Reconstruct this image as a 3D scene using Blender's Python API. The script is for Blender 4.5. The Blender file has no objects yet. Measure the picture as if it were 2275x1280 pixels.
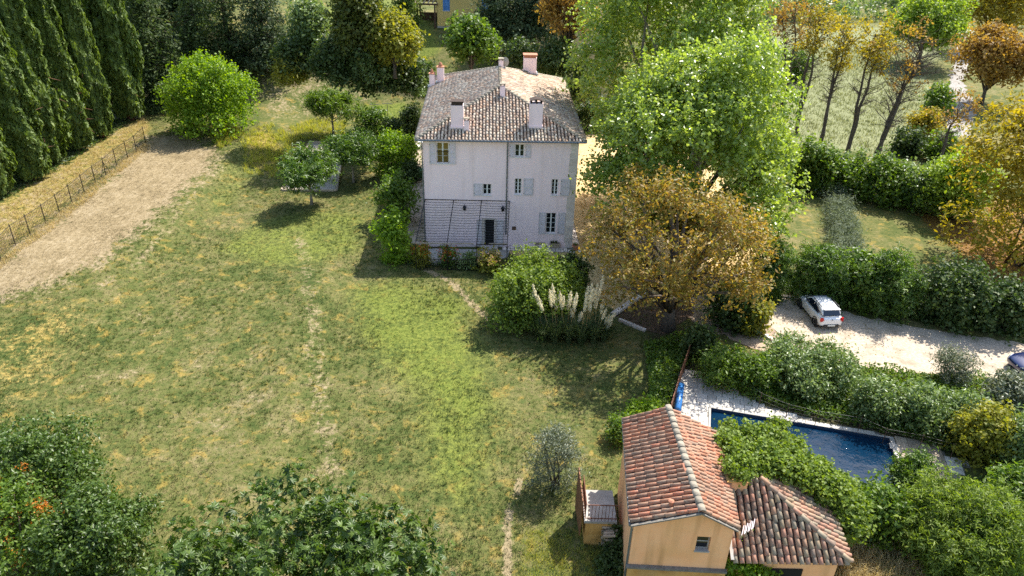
import bpy, bmesh, math, random
import numpy as np
from mathutils import Vector, Matrix

# ------------------------------------------------------------------ camera, world, sun, exposure
scn = bpy.context.scene
COL = scn.collection
F_PX, PITCH, ROLL, CAM_H = 1653.5, 0.50991, 0.02797, 26.64
_fw = np.array([0, math.cos(PITCH), -math.sin(PITCH)])
_up = np.array([0, math.sin(PITCH), math.cos(PITCH)])
_rt = np.array([1.0, 0, 0])
_R = _rt * math.cos(ROLL) + _up * math.sin(ROLL)
_U = -_rt * math.sin(ROLL) + _up * math.cos(ROLL)
cam_d = bpy.data.cameras.new('camera')
cam = bpy.data.objects.new('camera', cam_d)
COL.objects.link(cam)
cam_d.sensor_width = 36
cam_d.lens = F_PX / 2275 * 36
cam_d.clip_start = 0.5
cam_d.clip_end = 3000
M = Matrix.Identity(4)
for i in range(3):
    M[i][0] = _R[i]; M[i][1] = _U[i]; M[i][2] = -_fw[i]
M[2][3] = CAM_H
cam.matrix_world = M
scn.camera = cam

SUN_EL = math.radians(54.5)
SUN_DIR = np.array([0.643 * math.cos(SUN_EL), 0.766 * math.cos(SUN_EL), math.sin(SUN_EL)])   # towards the sun
SUN_DIR /= np.linalg.norm(SUN_DIR)
world = bpy.data.worlds.new('World')
scn.world = world
world.use_nodes = True
wn = world.node_tree.nodes
sky = wn.new('ShaderNodeTexSky')
sky.sky_type = 'NISHITA'
sky.sun_disc = False
sky.sun_elevation = SUN_EL
sky.sun_rotation = math.atan2(SUN_DIR[0], SUN_DIR[1])
sky.air_density = 1.3
sky.dust_density = 1.5
sky.ozone_density = 0.6
bg = wn['Background']
bg.inputs[1].default_value = 0.132
world.node_tree.links.new(sky.outputs[0], bg.inputs[0])
sun_d = bpy.data.lights.new('sun', 'SUN')
sun_d.energy = 4.4
sun_d.angle = math.radians(0.5)
sun_d.color = (1.0, 0.955, 0.87)
sun = bpy.data.objects.new('sun', sun_d)
COL.objects.link(sun)
sun.rotation_euler = Vector(SUN_DIR).to_track_quat('Z', 'Y').to_euler()
sun.location = (30, 40, 60)
scn.view_settings.view_transform = 'Standard'
scn.view_settings.look = 'None'
scn.view_settings.gamma = 1
scn.view_settings.use_curve_mapping = False
scn.view_settings.exposure = 1.2
scn.render.engine = 'CYCLES'
scn.cycles.max_bounces = 7
scn.cycles.diffuse_bounces = 4
scn.cycles.transmission_bounces = 4
scn.cycles.use_denoising = False
scn.cycles.caustics_reflective = False
scn.cycles.caustics_refractive = False

RNG = np.random.default_rng(7)
rnd = random.Random(11)

# ------------------------------------------------------------------ geometry helpers
def sstep(a, b, x):
    t = np.clip((x - a) / (b - a), 0, 1)
    return t * t * (3 - 2 * t)

def terrain(x, y):
    x = np.asarray(x, float); y = np.asarray(y, float)
    h = 8.0 * sstep(86, 112, y) * sstep(40, 14, x)
    h = h + 0.75 * sstep(-25.5, -29.5, x) * sstep(38, 52, y) * sstep(100, 84, y)
    far = sstep(-8, -14, x)
    h = h + far * (0.10 * np.sin(x * 0.41 + y * 0.13) * np.sin(y * 0.23 + 1.0))
    h = h + 0.22 * np.exp(-((x + 13.5 + 0.08 * (y - 35)) / 1.6) ** 2) * sstep(20, 28, y) * sstep(56, 48, y)
    return h

def th(x, y):
    return float(terrain(x, y))

def ray(px, py):
    return _fw * F_PX + _R * (px - 1137.5) - _U * (py - 640)

def GZ(px, py, z):
    d = ray(px, py)
    t = (z - CAM_H) / d[2]
    return np.array([d[0] * t, d[1] * t, z])

def G(px, py, dz=0.0):
    z = 0.0
    for _ in range(25):
        p = GZ(px, py, z + dz)
        z = 0.5 * z + 0.5 * th(p[0], p[1])
    return np.array([p[0], p[1], z])

def proj(P):
    v = np.asarray(P, float) - np.array([0, 0, CAM_H])
    z = v @ _fw
    return 1137.5 + F_PX * (v @ _R) / z, 640 - F_PX * (v @ _U) / z, z

def z_for_y(x, y, py, z0=0, z1=40):
    for _ in range(40):
        m = (z0 + z1) / 2
        if proj((x, y, m))[1] > py: z0 = m
        else: z1 = m
    return m

def mesh_np(name, V, F, smooth=False):
    """V (n,3), F (m,k) arrays -> mesh"""
    V = np.asarray(V, np.float32); F = np.asarray(F, np.int32)
    me = bpy.data.meshes.new(name)
    me.vertices.add(len(V)); me.vertices.foreach_set('co', V.ravel())
    me.loops.add(F.size); me.loops.foreach_set('vertex_index', F.ravel())
    me.polygons.add(len(F))
    me.polygons.foreach_set('loop_start', np.arange(0, F.size, F.shape[1], dtype=np.int32))
    if smooth:
        me.polygons.foreach_set('use_smooth', np.ones(len(F), bool))
    me.update(calc_edges=True)
    return me

def link(name, me, mat=None, parent=None):
    o = bpy.data.objects.new(name, me)
    COL.objects.link(o)
    if mat is not None and len(me.materials) == 0:
        me.materials.append(mat)
    if parent is not None:
        o.parent = parent
    return o

def tag(o, label=None, cat=None, group=None, kind=None):
    if label: o['label'] = label
    if cat: o['category'] = cat
    if group: o['group'] = group
    if kind: o['kind'] = kind
    return o

def thing(name, label, cat, loc=(0, 0, 0), rz=0.0, group=None):
    o = bpy.data.objects.new(name, None)
    o.empty_display_size = 0.3
    COL.objects.link(o)
    o.location = Vector([float(c) for c in loc]); o.rotation_euler = (0, 0, rz)
    return tag(o, label, cat, group)

class MB:
    """collects boxes, bars, tubes, faces into one mesh"""
    def __init__(s): s.v = []; s.f = []
    def add(s, V, F):
        n = len(s.v); s.v += [tuple(map(float, p)) for p in V]; s.f += [tuple(i + n for i in f) for f in F]; return s
    def box(s, x0, x1, y0, y1, z0, z1):
        return s.add([(x0, y0, z0), (x1, y0, z0), (x1, y1, z0), (x0, y1, z0), (x0, y0, z1), (x1, y0, z1), (x1, y1, z1), (x0, y1, z1)],
                     [(3, 2, 1, 0), (4, 5, 6, 7), (0, 1, 5, 4), (1, 2, 6, 5), (2, 3, 7, 6), (3, 0, 4, 7)])
    def bar(s, a, b, w, h=None, up=(0, 0, 1)):
        h = h or w
        a = np.array(a, float); b = np.array(b, float); d = b - a; L = np.linalg.norm(d); d /= L
        u = np.array(up, float)
        if abs(d @ u) > 0.95: u = np.array([1.0, 0, 0])
        r = np.cross(d, u); r /= np.linalg.norm(r); t = np.cross(r, d)
        V = [p + r * sx * w / 2 + t * sz * h / 2 for p in (a, b) for sx, sz in ((-1, -1), (1, -1), (1, 1), (-1, 1))]
        return s.add(V, [(0, 1, 2, 3), (7, 6, 5, 4), (0, 4, 5, 1), (1, 5, 6, 2), (2, 6, 7, 3), (3, 7, 4, 0)])
    def tube(s, pts, rad, n=6, cap=True):
        pts = [np.array(p, float) for p in pts]; rings = []
        for i, p in enumerate(pts):
            d = pts[min(i + 1, len(pts) - 1)] - pts[max(i - 1, 0)]; d = d / (np.linalg.norm(d) + 1e-9)
            u = np.array([0, 0, 1.0]) if abs(d[2]) < 0.9 else np.array([1.0, 0, 0])
            r = np.cross(d, u); r /= np.linalg.norm(r); t = np.cross(r, d)
            k = rad[i] if hasattr(rad, '__len__') else rad
            rings += [p + k * (r * math.cos(a) + t * math.sin(a)) for a in np.linspace(0, 2 * math.pi, n, endpoint=False)]
        F = [(i * n + j, i * n + (j + 1) % n, (i + 1) * n + (j + 1) % n, (i + 1) * n + j) for i in range(len(pts) - 1) for j in range(n)]
        if cap: F += [tuple(range(n))[::-1], tuple((len(pts) - 1) * n + j for j in range(n))]
        return s.add(rings, F)
    def lathe(s, c, prof, n=12):
        V = []; F = []
        for r, z in prof:
            V += [(c[0] + r * math.cos(a), c[1] + r * math.sin(a), c[2] + z) for a in np.linspace(0, 2 * math.pi, n, endpoint=False)]
        for i in range(len(prof) - 1):
            F += [(i * n + j, i * n + (j + 1) % n, (i + 1) * n + (j + 1) % n, (i + 1) * n + j) for j in range(n)]
        F += [tuple((len(prof) - 1) * n + j for j in range(n)), tuple(range(n))[::-1]]
        return s.add(V, F)
    def loft(s, rings, cap=True):
        n = len(rings[0]); V = [p for r in rings for p in r]
        F = [(i * n + j, i * n + (j + 1) % n, (i + 1) * n + (j + 1) % n, (i + 1) * n + j) for i in range(len(rings) - 1) for j in range(n)]
        if cap: F += [tuple(range(n))[::-1], tuple((len(rings) - 1) * n + j for j in range(n))]
        return s.add(V, F)
    def mesh(s, name, smooth=False):
        me = bpy.data.meshes.new(name); me.from_pydata(s.v, [], s.f); me.update()
        if smooth: me.polygons.foreach_set('use_smooth', np.ones(len(me.polygons), bool))
        return me
    def build(s, name, mat, parent=None, smooth=False):
        return link(name, s.mesh(name, smooth), mat, parent)

# ------------------------------------------------------------------ materials
def new_mat(name):
    m = bpy.data.materials.new(name); m.use_nodes = True
    nt = m.node_tree; return m, nt, nt.nodes['Principled BSDF']

def ramp(nt, stops, interp='LINEAR'):
    r = nt.nodes.new('ShaderNodeValToRGB'); cr = r.color_ramp; cr.interpolation = interp
    while len(cr.elements) < len(stops): cr.elements.new(0.5)
    for e, (p, c) in zip(cr.elements, stops):
        e.position = p; e.color = (*c, 1)
    return r

def noise(nt, scale, detail=4, rough=0.6, coord='obj', w=None):
    n = nt.nodes.new('ShaderNodeTexNoise'); n.inputs['Scale'].default_value = scale
    n.inputs['Detail'].default_value = detail; n.inputs['Roughness'].default_value = rough
    if coord == 'pos':
        g = nt.nodes.new('ShaderNodeNewGeometry'); nt.links.new(g.outputs['Position'], n.inputs['Vector'])
    else:
        g = nt.nodes.new('ShaderNodeTexCoord'); nt.links.new(g.outputs['Object'], n.inputs['Vector'])
    return n

def mixc(nt, fac, a, b, mode='MIX'):
    m = nt.nodes.new('ShaderNodeMix'); m.data_type = 'RGBA'; m.blend_type = mode
    for sock, v in ((m.inputs[0], fac), (m.inputs[6], a), (m.inputs[7], b)):
        if hasattr(v, 'is_output') or isinstance(v, bpy.types.NodeSocket): nt.links.new(v, sock)
        elif isinstance(v, (tuple, list)): sock.default_value = (*v[:3], 1)
        else: sock.default_value = v
    return m.outputs[2]

def math_n(nt, op, a, b=0.0, clamp=False):
    m = nt.nodes.new('ShaderNodeMath'); m.operation = op; m.use_clamp = clamp
    for sock, v in ((m.inputs[0], a), (m.inputs[1], b)):
        if isinstance(v, bpy.types.NodeSocket): nt.links.new(v, sock)
        else: sock.default_value = v
    return m.outputs[0]

def bump(nt, bsdf, h, strength=0.4, dist=0.02):
    b = nt.nodes.new('ShaderNodeBump'); b.inputs['Strength'].default_value = strength; b.inputs['Distance'].default_value = dist
    nt.links.new(h, b.inputs['Height']); nt.links.new(b.outputs[0], bsdf.inputs['Normal'])

def mat_noisy(name, c1, c2, scale=3.0, rough=0.85, bstr=0.3, bdist=0.02, c3=None, big=0.5, metallic=0.0, coord='obj', per_obj=0.0):
    m, nt, b = new_mat(name)
    n = noise(nt, scale, 6, 0.65, coord); n2 = noise(nt, scale * 0.13 if big else 1, 3, 0.6, coord)
    r = ramp(nt, [(0.32, c1), (0.68, c2)]); nt.links.new(n.outputs[0], r.inputs[0])
    col = r.outputs[0]
    if c3:
        r2 = ramp(nt, [(0.5, (0, 0, 0)), (0.66, (1, 1, 1))]); nt.links.new(n2.outputs[0], r2.inputs[0])
        f = math_n(nt, 'MULTIPLY', r2.outputs[0], big)
        col = mixc(nt, f, col, c3)
    if per_obj:
        oi = nt.nodes.new('ShaderNodeObjectInfo')
        k = math_n(nt, 'ADD', math_n(nt, 'MULTIPLY', oi.outputs['Random'], per_obj), 1 - per_obj * 0.5)
        hs = nt.nodes.new('ShaderNodeHueSaturation'); nt.links.new(k, hs.inputs['Value']); nt.links.new(col, hs.inputs['Color']); col = hs.outputs[0]
    nt.links.new(col, b.inputs['Base Color']); b.inputs['Roughness'].default_value = rough; b.inputs['Metallic'].default_value = metallic
    if bstr: bump(nt, b, n.outputs[0], bstr, bdist)
    return m

def add_streaks(m, col, amt=0.35):
    nt = m.node_tree; b = nt.nodes['Principled BSDF']; src = b.inputs['Base Color'].links[0].from_socket
    tc = nt.nodes.new('ShaderNodeTexCoord'); mp = nt.nodes.new('ShaderNodeMapping'); mp.inputs['Scale'].default_value = (2.6, 2.6, 0.22)
    nt.links.new(tc.outputs['Object'], mp.inputs['Vector']); n = nt.nodes.new('ShaderNodeTexNoise'); n.inputs['Scale'].default_value = 1.0; n.inputs['Detail'].default_value = 6
    nt.links.new(mp.outputs[0], n.inputs['Vector'])
    r = ramp(nt, [(0.5, (0, 0, 0)), (0.72, (1, 1, 1))]); nt.links.new(n.outputs[0], r.inputs[0])
    c = mixc(nt, math_n(nt, 'MULTIPLY', r.outputs[0], amt), src, col); nt.links.new(c, b.inputs['Base Color'])

def mat_plain(name, c, rough=0.6, metallic=0.0, spec=0.5, coat=0.0):
    m, nt, b = new_mat(name)
    n = noise(nt, 6.0, 4)
    col = mixc(nt, n.outputs[0], tuple(x * 0.86 for x in c), tuple(min(1, x * 1.1) for x in c))
    nt.links.new(col, b.inputs['Base Color'])
    b.inputs['Roughness'].default_value = rough; b.inputs['Metallic'].default_value = metallic
    b.inputs['Specular IOR Level'].default_value = spec; b.inputs['Coat Weight'].default_value = coat
    return m

def leaf_mat(name, cols, trans=0.35, rough=0.45, spec=0.35, clump=0.9, tint=None, hue_var=0.35):
    """per-leaf random colour, slow clump variation, translucency"""
    m = bpy.data.materials.new(name); m.use_nodes = True; nt = m.node_tree; b = nt.nodes['Principled BSDF']; out = nt.nodes['Material Output']
    g = nt.nodes.new('ShaderNodeNewGeometry')
    n = noise(nt, clump, 3, 0.6, 'pos')
    oi = nt.nodes.new('ShaderNodeObjectInfo')
    f = math_n(nt, 'ADD', math_n(nt, 'MULTIPLY', g.outputs['Random Per Island'], 1 - hue_var), math_n(nt, 'MULTIPLY', n.outputs[0], hue_var * 1.0))
    k = len(cols)
    r = ramp(nt, [(0.1 + 0.8 * i / max(1, k - 1), c) for i, c in enumerate(cols)]); nt.links.new(f, r.inputs[0])
    nt.links.new(r.outputs[0], b.inputs['Base Color'])
    b.inputs['Roughness'].default_value = rough; b.inputs['Specular IOR Level'].default_value = spec
    t = nt.nodes.new('ShaderNodeBsdfTranslucent')
    hs = nt.nodes.new('ShaderNodeHueSaturation'); hs.inputs['Saturation'].default_value = 1.1; hs.inputs['Value'].default_value = 1.75
    nt.links.new(r.outputs[0], hs.inputs['Color'])
    tc = mixc(nt, 1.0, hs.outputs[0], tint or (1.0, 0.97, 0.6), 'MULTIPLY')
    nt.links.new(tc, t.inputs[0])
    ms = nt.nodes.new('ShaderNodeMixShader'); ms.inputs[0].default_value = trans
    nt.links.new(b.outputs[0], ms.inputs[1]); nt.links.new(t.outputs[0], ms.inputs[2]); nt.links.new(ms.outputs[0], out.inputs[0])
    return m

def tile_mat(name, cols, per_object, lichen=0.5, dark=(0.03, 0.024, 0.02)):
    m, nt, b = new_mat(name)
    if per_object:
        oi = nt.nodes.new('ShaderNodeObjectInfo'); f = oi.outputs['Random']
    else:
        g = nt.nodes.new('ShaderNodeNewGeometry'); f = g.outputs['Random Per Island']
    r = ramp(nt, [((i + 0.0) / len(cols), c) for i, c in enumerate(cols)], 'CONSTANT'); nt.links.new(f, r.inputs[0])
    n = noise(nt, 9.0, 5, 0.7, 'pos'); n2 = noise(nt, 1.1, 4, 0.6, 'pos'); n3 = noise(nt, 26.0, 3, 0.6, 'pos')
    k = ramp(nt, [(0.48, (0, 0, 0)), (0.64, (1, 1, 1))]); nt.links.new(n.outputs[0], k.inputs[0])
    c = mixc(nt, math_n(nt, 'MULTIPLY', k.outputs[0], lichen), r.outputs[0], (0.36, 0.31, 0.23))
    k2 = ramp(nt, [(0.5, (0, 0, 0)), (0.68, (1, 1, 1))]); nt.links.new(n2.outputs[0], k2.inputs[0])
    k3 = ramp(nt, [(0.45, (0, 0, 0)), (0.6, (1, 1, 1))]); nt.links.new(n3.outputs[0], k3.inputs[0])
    c = mixc(nt, math_n(nt, 'MULTIPLY', math_n(nt, 'MULTIPLY', k2.outputs[0], k3.outputs[0]), 0.75), c, dark)
    nt.links.new(c, b.inputs['Base Color']); b.inputs['Roughness'].default_value = 0.9
    bump(nt, b, n.outputs[0], 0.4, 0.01)
    return m

def meadow_mat(name, blade):
    m, nt, b = new_mat(name)
    a1 = nt.nodes.new('ShaderNodeAttribute'); a1.attribute_name = 'm1'
    a2 = nt.nodes.new('ShaderNodeAttribute'); a2.attribute_name = 'm2'
    s1 = nt.nodes.new('ShaderNodeSeparateColor'); nt.links.new(a1.outputs['Color'], s1.inputs[0])
    s2 = nt.nodes.new('ShaderNodeSeparateColor'); nt.links.new(a2.outputs['Color'], s2.inputs[0])
    nf = noise(nt, 3.2, 6, 0.75, 'pos'); nm = noise(nt, 0.55, 5, 0.65, 'pos'); nb = noise(nt, 0.11, 3, 0.6, 'pos')
    grass = ramp(nt, [(0.30, (0.022, 0.038, 0.010)), (0.41, (0.058, 0.078, 0.018)), (0.50, (0.105, 0.110, 0.032)), (0.60, (0.168, 0.145, 0.060)), (0.73, (0.27, 0.22, 0.125))])
    f = math_n(nt, 'ADD', math_n(nt, 'MULTIPLY', nf.outputs[0], 0.55), math_n(nt, 'MULTIPLY', nm.outputs[0], 0.45))
    f = math_n(nt, 'ADD', f, math_n(nt, 'MULTIPLY', math_n(nt, 'SUBTRACT', nb.outputs[0], 0.5), 0.35))
    if blade:
        gg = nt.nodes.new('ShaderNodeNewGeometry')
        f = math_n(nt, 'ADD', f, math_n(nt, 'MULTIPLY', math_n(nt, 'SUBTRACT', gg.outputs['Random Per Island'], 0.55), 0.22))
    nt.links.new(f, grass.inputs[0])
    c = grass.outputs[0]
    no = noise(nt, 0.9, 5, 0.7, 'pos'); ng = noise(nt, 1.7, 4, 0.7, 'pos'); no.inputs['Distortion'].default_value = 0.6
    ro = ramp(nt, [(0.55, (0, 0, 0)), (0.68, (1, 1, 1))]); nt.links.new(no.outputs[0], ro.inputs[0])
    c = mixc(nt, math_n(nt, 'MULTIPLY', ro.outputs[0], 0.6), c, (0.36, 0.235, 0.055))
    rg = ramp(nt, [(0.56, (0, 0, 0)), (0.66, (1, 1, 1))]); nt.links.new(ng.outputs[0], rg.inputs[0])
    c = mixc(nt, math_n(nt, 'MULTIPLY', rg.outputs[0], 0.7), c, (0.055, 0.085, 0.022))
    def lay(c, mask, colr, k=0.55, lo=0.42, hi=0.62):
        # mask edge broken up by noise
        t = math_n(nt, 'ADD', mask, math_n(nt, 'MULTIPLY', math_n(nt, 'SUBTRACT', math_n(nt, 'ADD', math_n(nt, 'MULTIPLY', nf.outputs[0], 0.6), math_n(nt, 'MULTIPLY', nm.outputs[0], 0.4)), 0.5), k * 2.2))
        r = ramp(nt, [(lo, (0, 0, 0)), (hi, (1, 1, 1))]); nt.links.new(t, r.inputs[0])
        return mixc(nt, r.outputs[0], c, colr)
    def two(a, bb, lo=0.38, hi=0.64):
        r = ramp(nt, [(lo, a), (hi, bb)]); nt.links.new(nf.outputs[0], r.inputs[0]); return r.outputs[0]
    c = lay(c, s1.outputs[2], two((0.068, 0.102, 0.015), (0.185, 0.20, 0.040)))          # lush
    c = lay(c, a1.outputs['Alpha'], two((0.125, 0.14, 0.06), (0.25, 0.255, 0.135)), 0.6)
    c = lay(c, s2.outputs[1], two((0.18, 0.155, 0.04), (0.36, 0.26, 0.075)), 0.9)          # yellow dry
    c = lay(c, s1.outputs[1], two((0.17, 0.135, 0.070), (0.31, 0.245, 0.145)), 0.9)           # bare / tan
    gp = nt.nodes.new('ShaderNodeNewGeometry'); mpn = nt.nodes.new('ShaderNodeMapping'); mpn.inputs['Scale'].default_value = (5.0, 0.7, 1.0); mpn.inputs['Rotation'].default_value = (0, 0, 0.25)
    nt.links.new(gp.outputs['Position'], mpn.inputs['Vector']); ns = nt.nodes.new('ShaderNodeTexNoise'); ns.inputs['Scale'].default_value = 1.0; ns.inputs['Detail'].default_value = 6; ns.inputs['Roughness'].default_value = 0.75; nt.links.new(mpn.outputs[0], ns.inputs['Vector'])
    sf = math_n(nt, 'ADD', math_n(nt, 'MULTIPLY', nf.outputs[0], 0.4), math_n(nt, 'ADD', math_n(nt, 'MULTIPLY', ns.outputs[0], 0.35), math_n(nt, 'MULTIPLY', nm.outputs[0], 0.25)))
    sr = ramp(nt, [(0.36, (0.10, 0.075, 0.038)), (0.49, (0.23, 0.175, 0.095)), (0.64, (0.36, 0.29, 0.185))]); nt.links.new(sf, sr.inputs[0])
    c = lay(c, s1.outputs[0], sr.outputs[0], 1.1)         # straw
    c = lay(c, s2.outputs[0], two((0.11, 0.06, 0.025), (0.30, 0.17, 0.06)), 0.6)           # leaf litter
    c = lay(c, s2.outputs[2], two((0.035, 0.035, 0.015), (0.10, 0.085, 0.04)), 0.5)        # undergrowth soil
    nt.links.new(c, b.inputs['Base Color']); b.inputs['Roughness'].default_value = 0.95; b.inputs['Specular IOR Level'].default_value = 0.15
    if not blade:
        bump(nt, b, nf.outputs[0], 0.9, 0.10)
    return m

MAT = {}
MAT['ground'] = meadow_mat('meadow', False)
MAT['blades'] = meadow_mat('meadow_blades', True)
MAT['pink'] = mat_noisy('pink_render', (0.95, 0.72, 0.715), (0.97, 0.765, 0.76), 1.4, 0.9, 0.25, 0.01, (0.90, 0.69, 0.66), 0.4)
MAT['stone'] = mat_noisy('pale_stone', (0.60, 0.50, 0.43), (0.78, 0.67, 0.60), 4.0, 0.9, 0.4, 0.015, (0.34, 0.31, 0.26), 0.4, per_obj=0.3)
MAT['ochre'] = mat_noisy('ochre_render', (0.94, 0.455, 0.215), (0.95, 0.52, 0.265), 1.6, 0.92, 0.35, 0.012, (0.66, 0.33, 0.09), 0.55)
MAT['ochre_dark'] = mat_noisy('weathered_ochre', (0.45, 0.22, 0.05), (0.72, 0.42, 0.14), 2.2, 0.92, 0.35, 0.012, (0.16, 0.13, 0.09), 0.75)
MAT['yellow'] = mat_noisy('yellow_render', (0.62, 0.44, 0.13), (0.74, 0.54, 0.20), 1.2, 0.9, 0.2, 0.01, (0.5, 0.36, 0.14), 0.4)
MAT['greybase'] = mat_noisy('grey_render', (0.30, 0.28, 0.25), (0.42, 0.40, 0.36), 2.0, 0.9, 0.3, 0.01)
MAT['shutter'] = mat_noisy('grey_paint', (0.62, 0.55, 0.55), (0.71, 0.64, 0.64), 5.0, 0.6, 0.1, 0.004)
MAT['slat'] = mat_noisy('grey_slat_paint', (0.60, 0.535, 0.535), (0.69, 0.62, 0.62), 5.0, 0.6, 0.0)
MAT['frame'] = mat_plain('white_paint', (0.74, 0.73, 0.70), 0.5)
MAT['glass'] = mat_plain('dark_glass', (0.010, 0.012, 0.016), 0.06, 0, 0.6)
MAT['curtain'] = mat_plain('amber_glass', (0.22, 0.15, 0.04), 0.1, 0, 0.6)
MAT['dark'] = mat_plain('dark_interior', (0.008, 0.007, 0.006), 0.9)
MAT['blueshut'] = mat_plain('blue_paint', (0.09, 0.27, 0.62), 0.5)
MAT['zinc'] = mat_plain('zinc', (0.20, 0.22, 0.24), 0.45, 0.6)
MAT['iron'] = mat_plain('black_iron', (0.012, 0.012, 0.014), 0.5, 0.4)
MAT['wire'] = mat_plain('grey_wire', (0.05, 0.05, 0.055), 0.5, 0.3)
MAT['concrete'] = mat_noisy('concrete', (0.30, 0.28, 0.25), (0.46, 0.43, 0.39), 3.0, 0.9, 0.3, 0.01, (0.2, 0.18, 0.15), 0.5)
MAT['terracotta'] = mat_noisy('terracotta', (0.36, 0.14, 0.08), (0.48, 0.21, 0.12), 6.0, 0.85, 0.2, 0.01)
MAT['whiteplastic'] = mat_plain('white_plastic', (0.80, 0.80, 0.80), 0.4)
MAT['greenbox'] = mat_plain('green_plastic', (0.02, 0.16, 0.06), 0.5)
MAT['wood'] = mat_noisy('grey_wood', (0.30, 0.23, 0.16), (0.46, 0.37, 0.27), 7.0, 0.85, 0.4, 0.01, per_obj=0.4)
MAT['rustwood'] = mat_noisy('rusty_boards', (0.12, 0.045, 0.02), (0.26, 0.11, 0.05), 5.0, 0.8, 0.4, 0.01, per_obj=0.4)
MAT['darkwood'] = mat_noisy('dark_wood', (0.06, 0.03, 0.02), (0.12, 0.065, 0.04), 5.0, 0.8, 0.3, 0.01)
MAT['bark'] = mat_noisy('bark', (0.05, 0.038, 0.028), (0.14, 0.11, 0.085), 5.0, 0.95, 0.8, 0.05)
MAT['barkpale'] = mat_noisy('pale_bark', (0.16, 0.13, 0.10), (0.32, 0.28, 0.22), 3.0, 0.95, 0.5, 0.04)
MAT['barkred'] = mat_noisy('red_bark', (0.09, 0.035, 0.02), (0.20, 0.09, 0.055), 4.0, 0.95, 0.7, 0.05)
MAT['paver'] = mat_noisy('deck_paver', (0.44, 0.40, 0.34), (0.60, 0.55, 0.48), 4.0, 0.9, 0.3, 0.008, (0.33, 0.30, 0.26), 0.4, per_obj=0.35)
MAT['mortar'] = mat_noisy('dark_mortar', (0.13, 0.115, 0.095), (0.22, 0.20, 0.17), 6.0, 0.95, 0.3, 0.01)
MAT['gravel'] = mat_noisy('pale_gravel', (0.31, 0.245, 0.18), (0.54, 0.445, 0.34), 6.0, 0.95, 1.0, 0.06, (0.27, 0.215, 0.15), 0.85, coord='pos')
MAT['ochregravel'] = mat_noisy('ochre_gravel', (0.42, 0.29, 0.12), (0.62, 0.46, 0.23), 5.0, 0.95, 0.8, 0.04, (0.33, 0.20, 0.07), 0.6, coord='pos')
MAT['drive'] = mat_noisy('drive_earth', (0.26, 0.18, 0.12), (0.42, 0.32, 0.23), 5.0, 0.95, 0.7, 0.03, (0.18, 0.12, 0.08), 0.6, coord='pos')
MAT['bedsoil'] = mat_noisy('bed_soil', (0.055, 0.030, 0.018), (0.13, 0.075, 0.04), 5.0, 0.95, 0.8, 0.04, coord='pos')
MAT['road'] = mat_noisy('pale_road', (0.20, 0.175, 0.155), (0.33, 0.30, 0.27), 2.0, 0.95, 0.5, 0.03, (0.20, 0.17, 0.13), 0.5, coord='pos')
MAT['court'] = mat_noisy('grey_grit', (0.30, 0.26, 0.21), (0.46, 0.41, 0.34), 5.0, 0.95, 0.5, 0.02, (0.24, 0.21, 0.15), 0.5, coord='pos')
MAT['liner'] = mat_plain('dark_pool_liner', (0.02, 0.05, 0.10), 0.5)
MAT['cover'] = mat_plain('blue_cover', (0.03, 0.17, 0.45), 0.4)
MAT['rubber'] = mat_plain('tyre_rubber', (0.012, 0.012, 0.012), 0.85)
MAT['rim'] = mat_plain('alloy', (0.35, 0.35, 0.37), 0.35, 0.8)
MAT['carwhite'] = mat_plain('white_car_paint', (0.78, 0.78, 0.80), 0.25, 0, 0.5, 1.0)
MAT['carblue'] = mat_plain('blue_car_paint', (0.003, 0.010, 0.065), 0.22, 0.1, 0.5, 1.0)
MAT['carglass'] = mat_plain('car_glass', (0.008, 0.012, 0.03), 0.04, 0, 0.8)
MAT['redlamp'] = mat_plain('red_lamp', (0.55, 0.012, 0.01), 0.2)
MAT['cleardamp'] = mat_plain('clear_lamp', (0.55, 0.57, 0.60), 0.15)
MAT['blackplastic'] = mat_plain('black_plastic', (0.018, 0.018, 0.02), 0.6)
MAT['plate'] = mat_plain('number_plate', (0.72, 0.72, 0.68), 0.5)
OLD = [(0.50, 0.37, 0.27), (0.58, 0.44, 0.33), (0.42, 0.29, 0.21), (0.62, 0.50, 0.38), (0.52, 0.40, 0.32), (0.66, 0.55, 0.43), (0.38, 0.28, 0.22), (0.56, 0.36, 0.24)]
RED = [(0.38, 0.165, 0.09), (0.34, 0.155, 0.09), (0.42, 0.18, 0.10), (0.30, 0.16, 0.10), (0.39, 0.21, 0.13), (0.27, 0.16, 0.105), (0.45, 0.165, 0.09), (0.36, 0.195, 0.12)]
MIXT = [(0.33, 0.17, 0.11), (0.41, 0.195, 0.125), (0.28, 0.17, 0.115), (0.32, 0.23, 0.14), (0.38, 0.21, 0.125), (0.24, 0.16, 0.115), (0.30, 0.235, 0.16), (0.39, 0.235, 0.15)]
MAT['tile_old_o'] = tile_mat('weathered_tile', OLD, True, 0.55)
MAT['tile_old_i'] = tile_mat('weathered_tile_field', OLD, False, 0.55)
MAT['tile_red_o'] = tile_mat('red_tile', RED, True, 0.5)
MAT['tile_mix_o'] = tile_mat('mixed_tile', MIXT, True, 0.45)
MAT['deck'] = mat_noisy('clay_channel', (0.022, 0.014, 0.011), (0.075, 0.045, 0.032), 5.0, 0.95, 0.3, 0.02)
MAT['ridge'] = mat_noisy('lichen_ridge', (0.20, 0.165, 0.12), (0.38, 0.33, 0.25), 7.0, 0.95, 0.5, 0.02, per_obj=0.3)

add_streaks(MAT['pink'], (0.62, 0.49, 0.45), 0.3); add_streaks(MAT['ochre'], (0.42, 0.22, 0.08), 0.55); add_streaks(MAT['shutter'], (0.36, 0.34, 0.33), 0.4)

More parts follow.
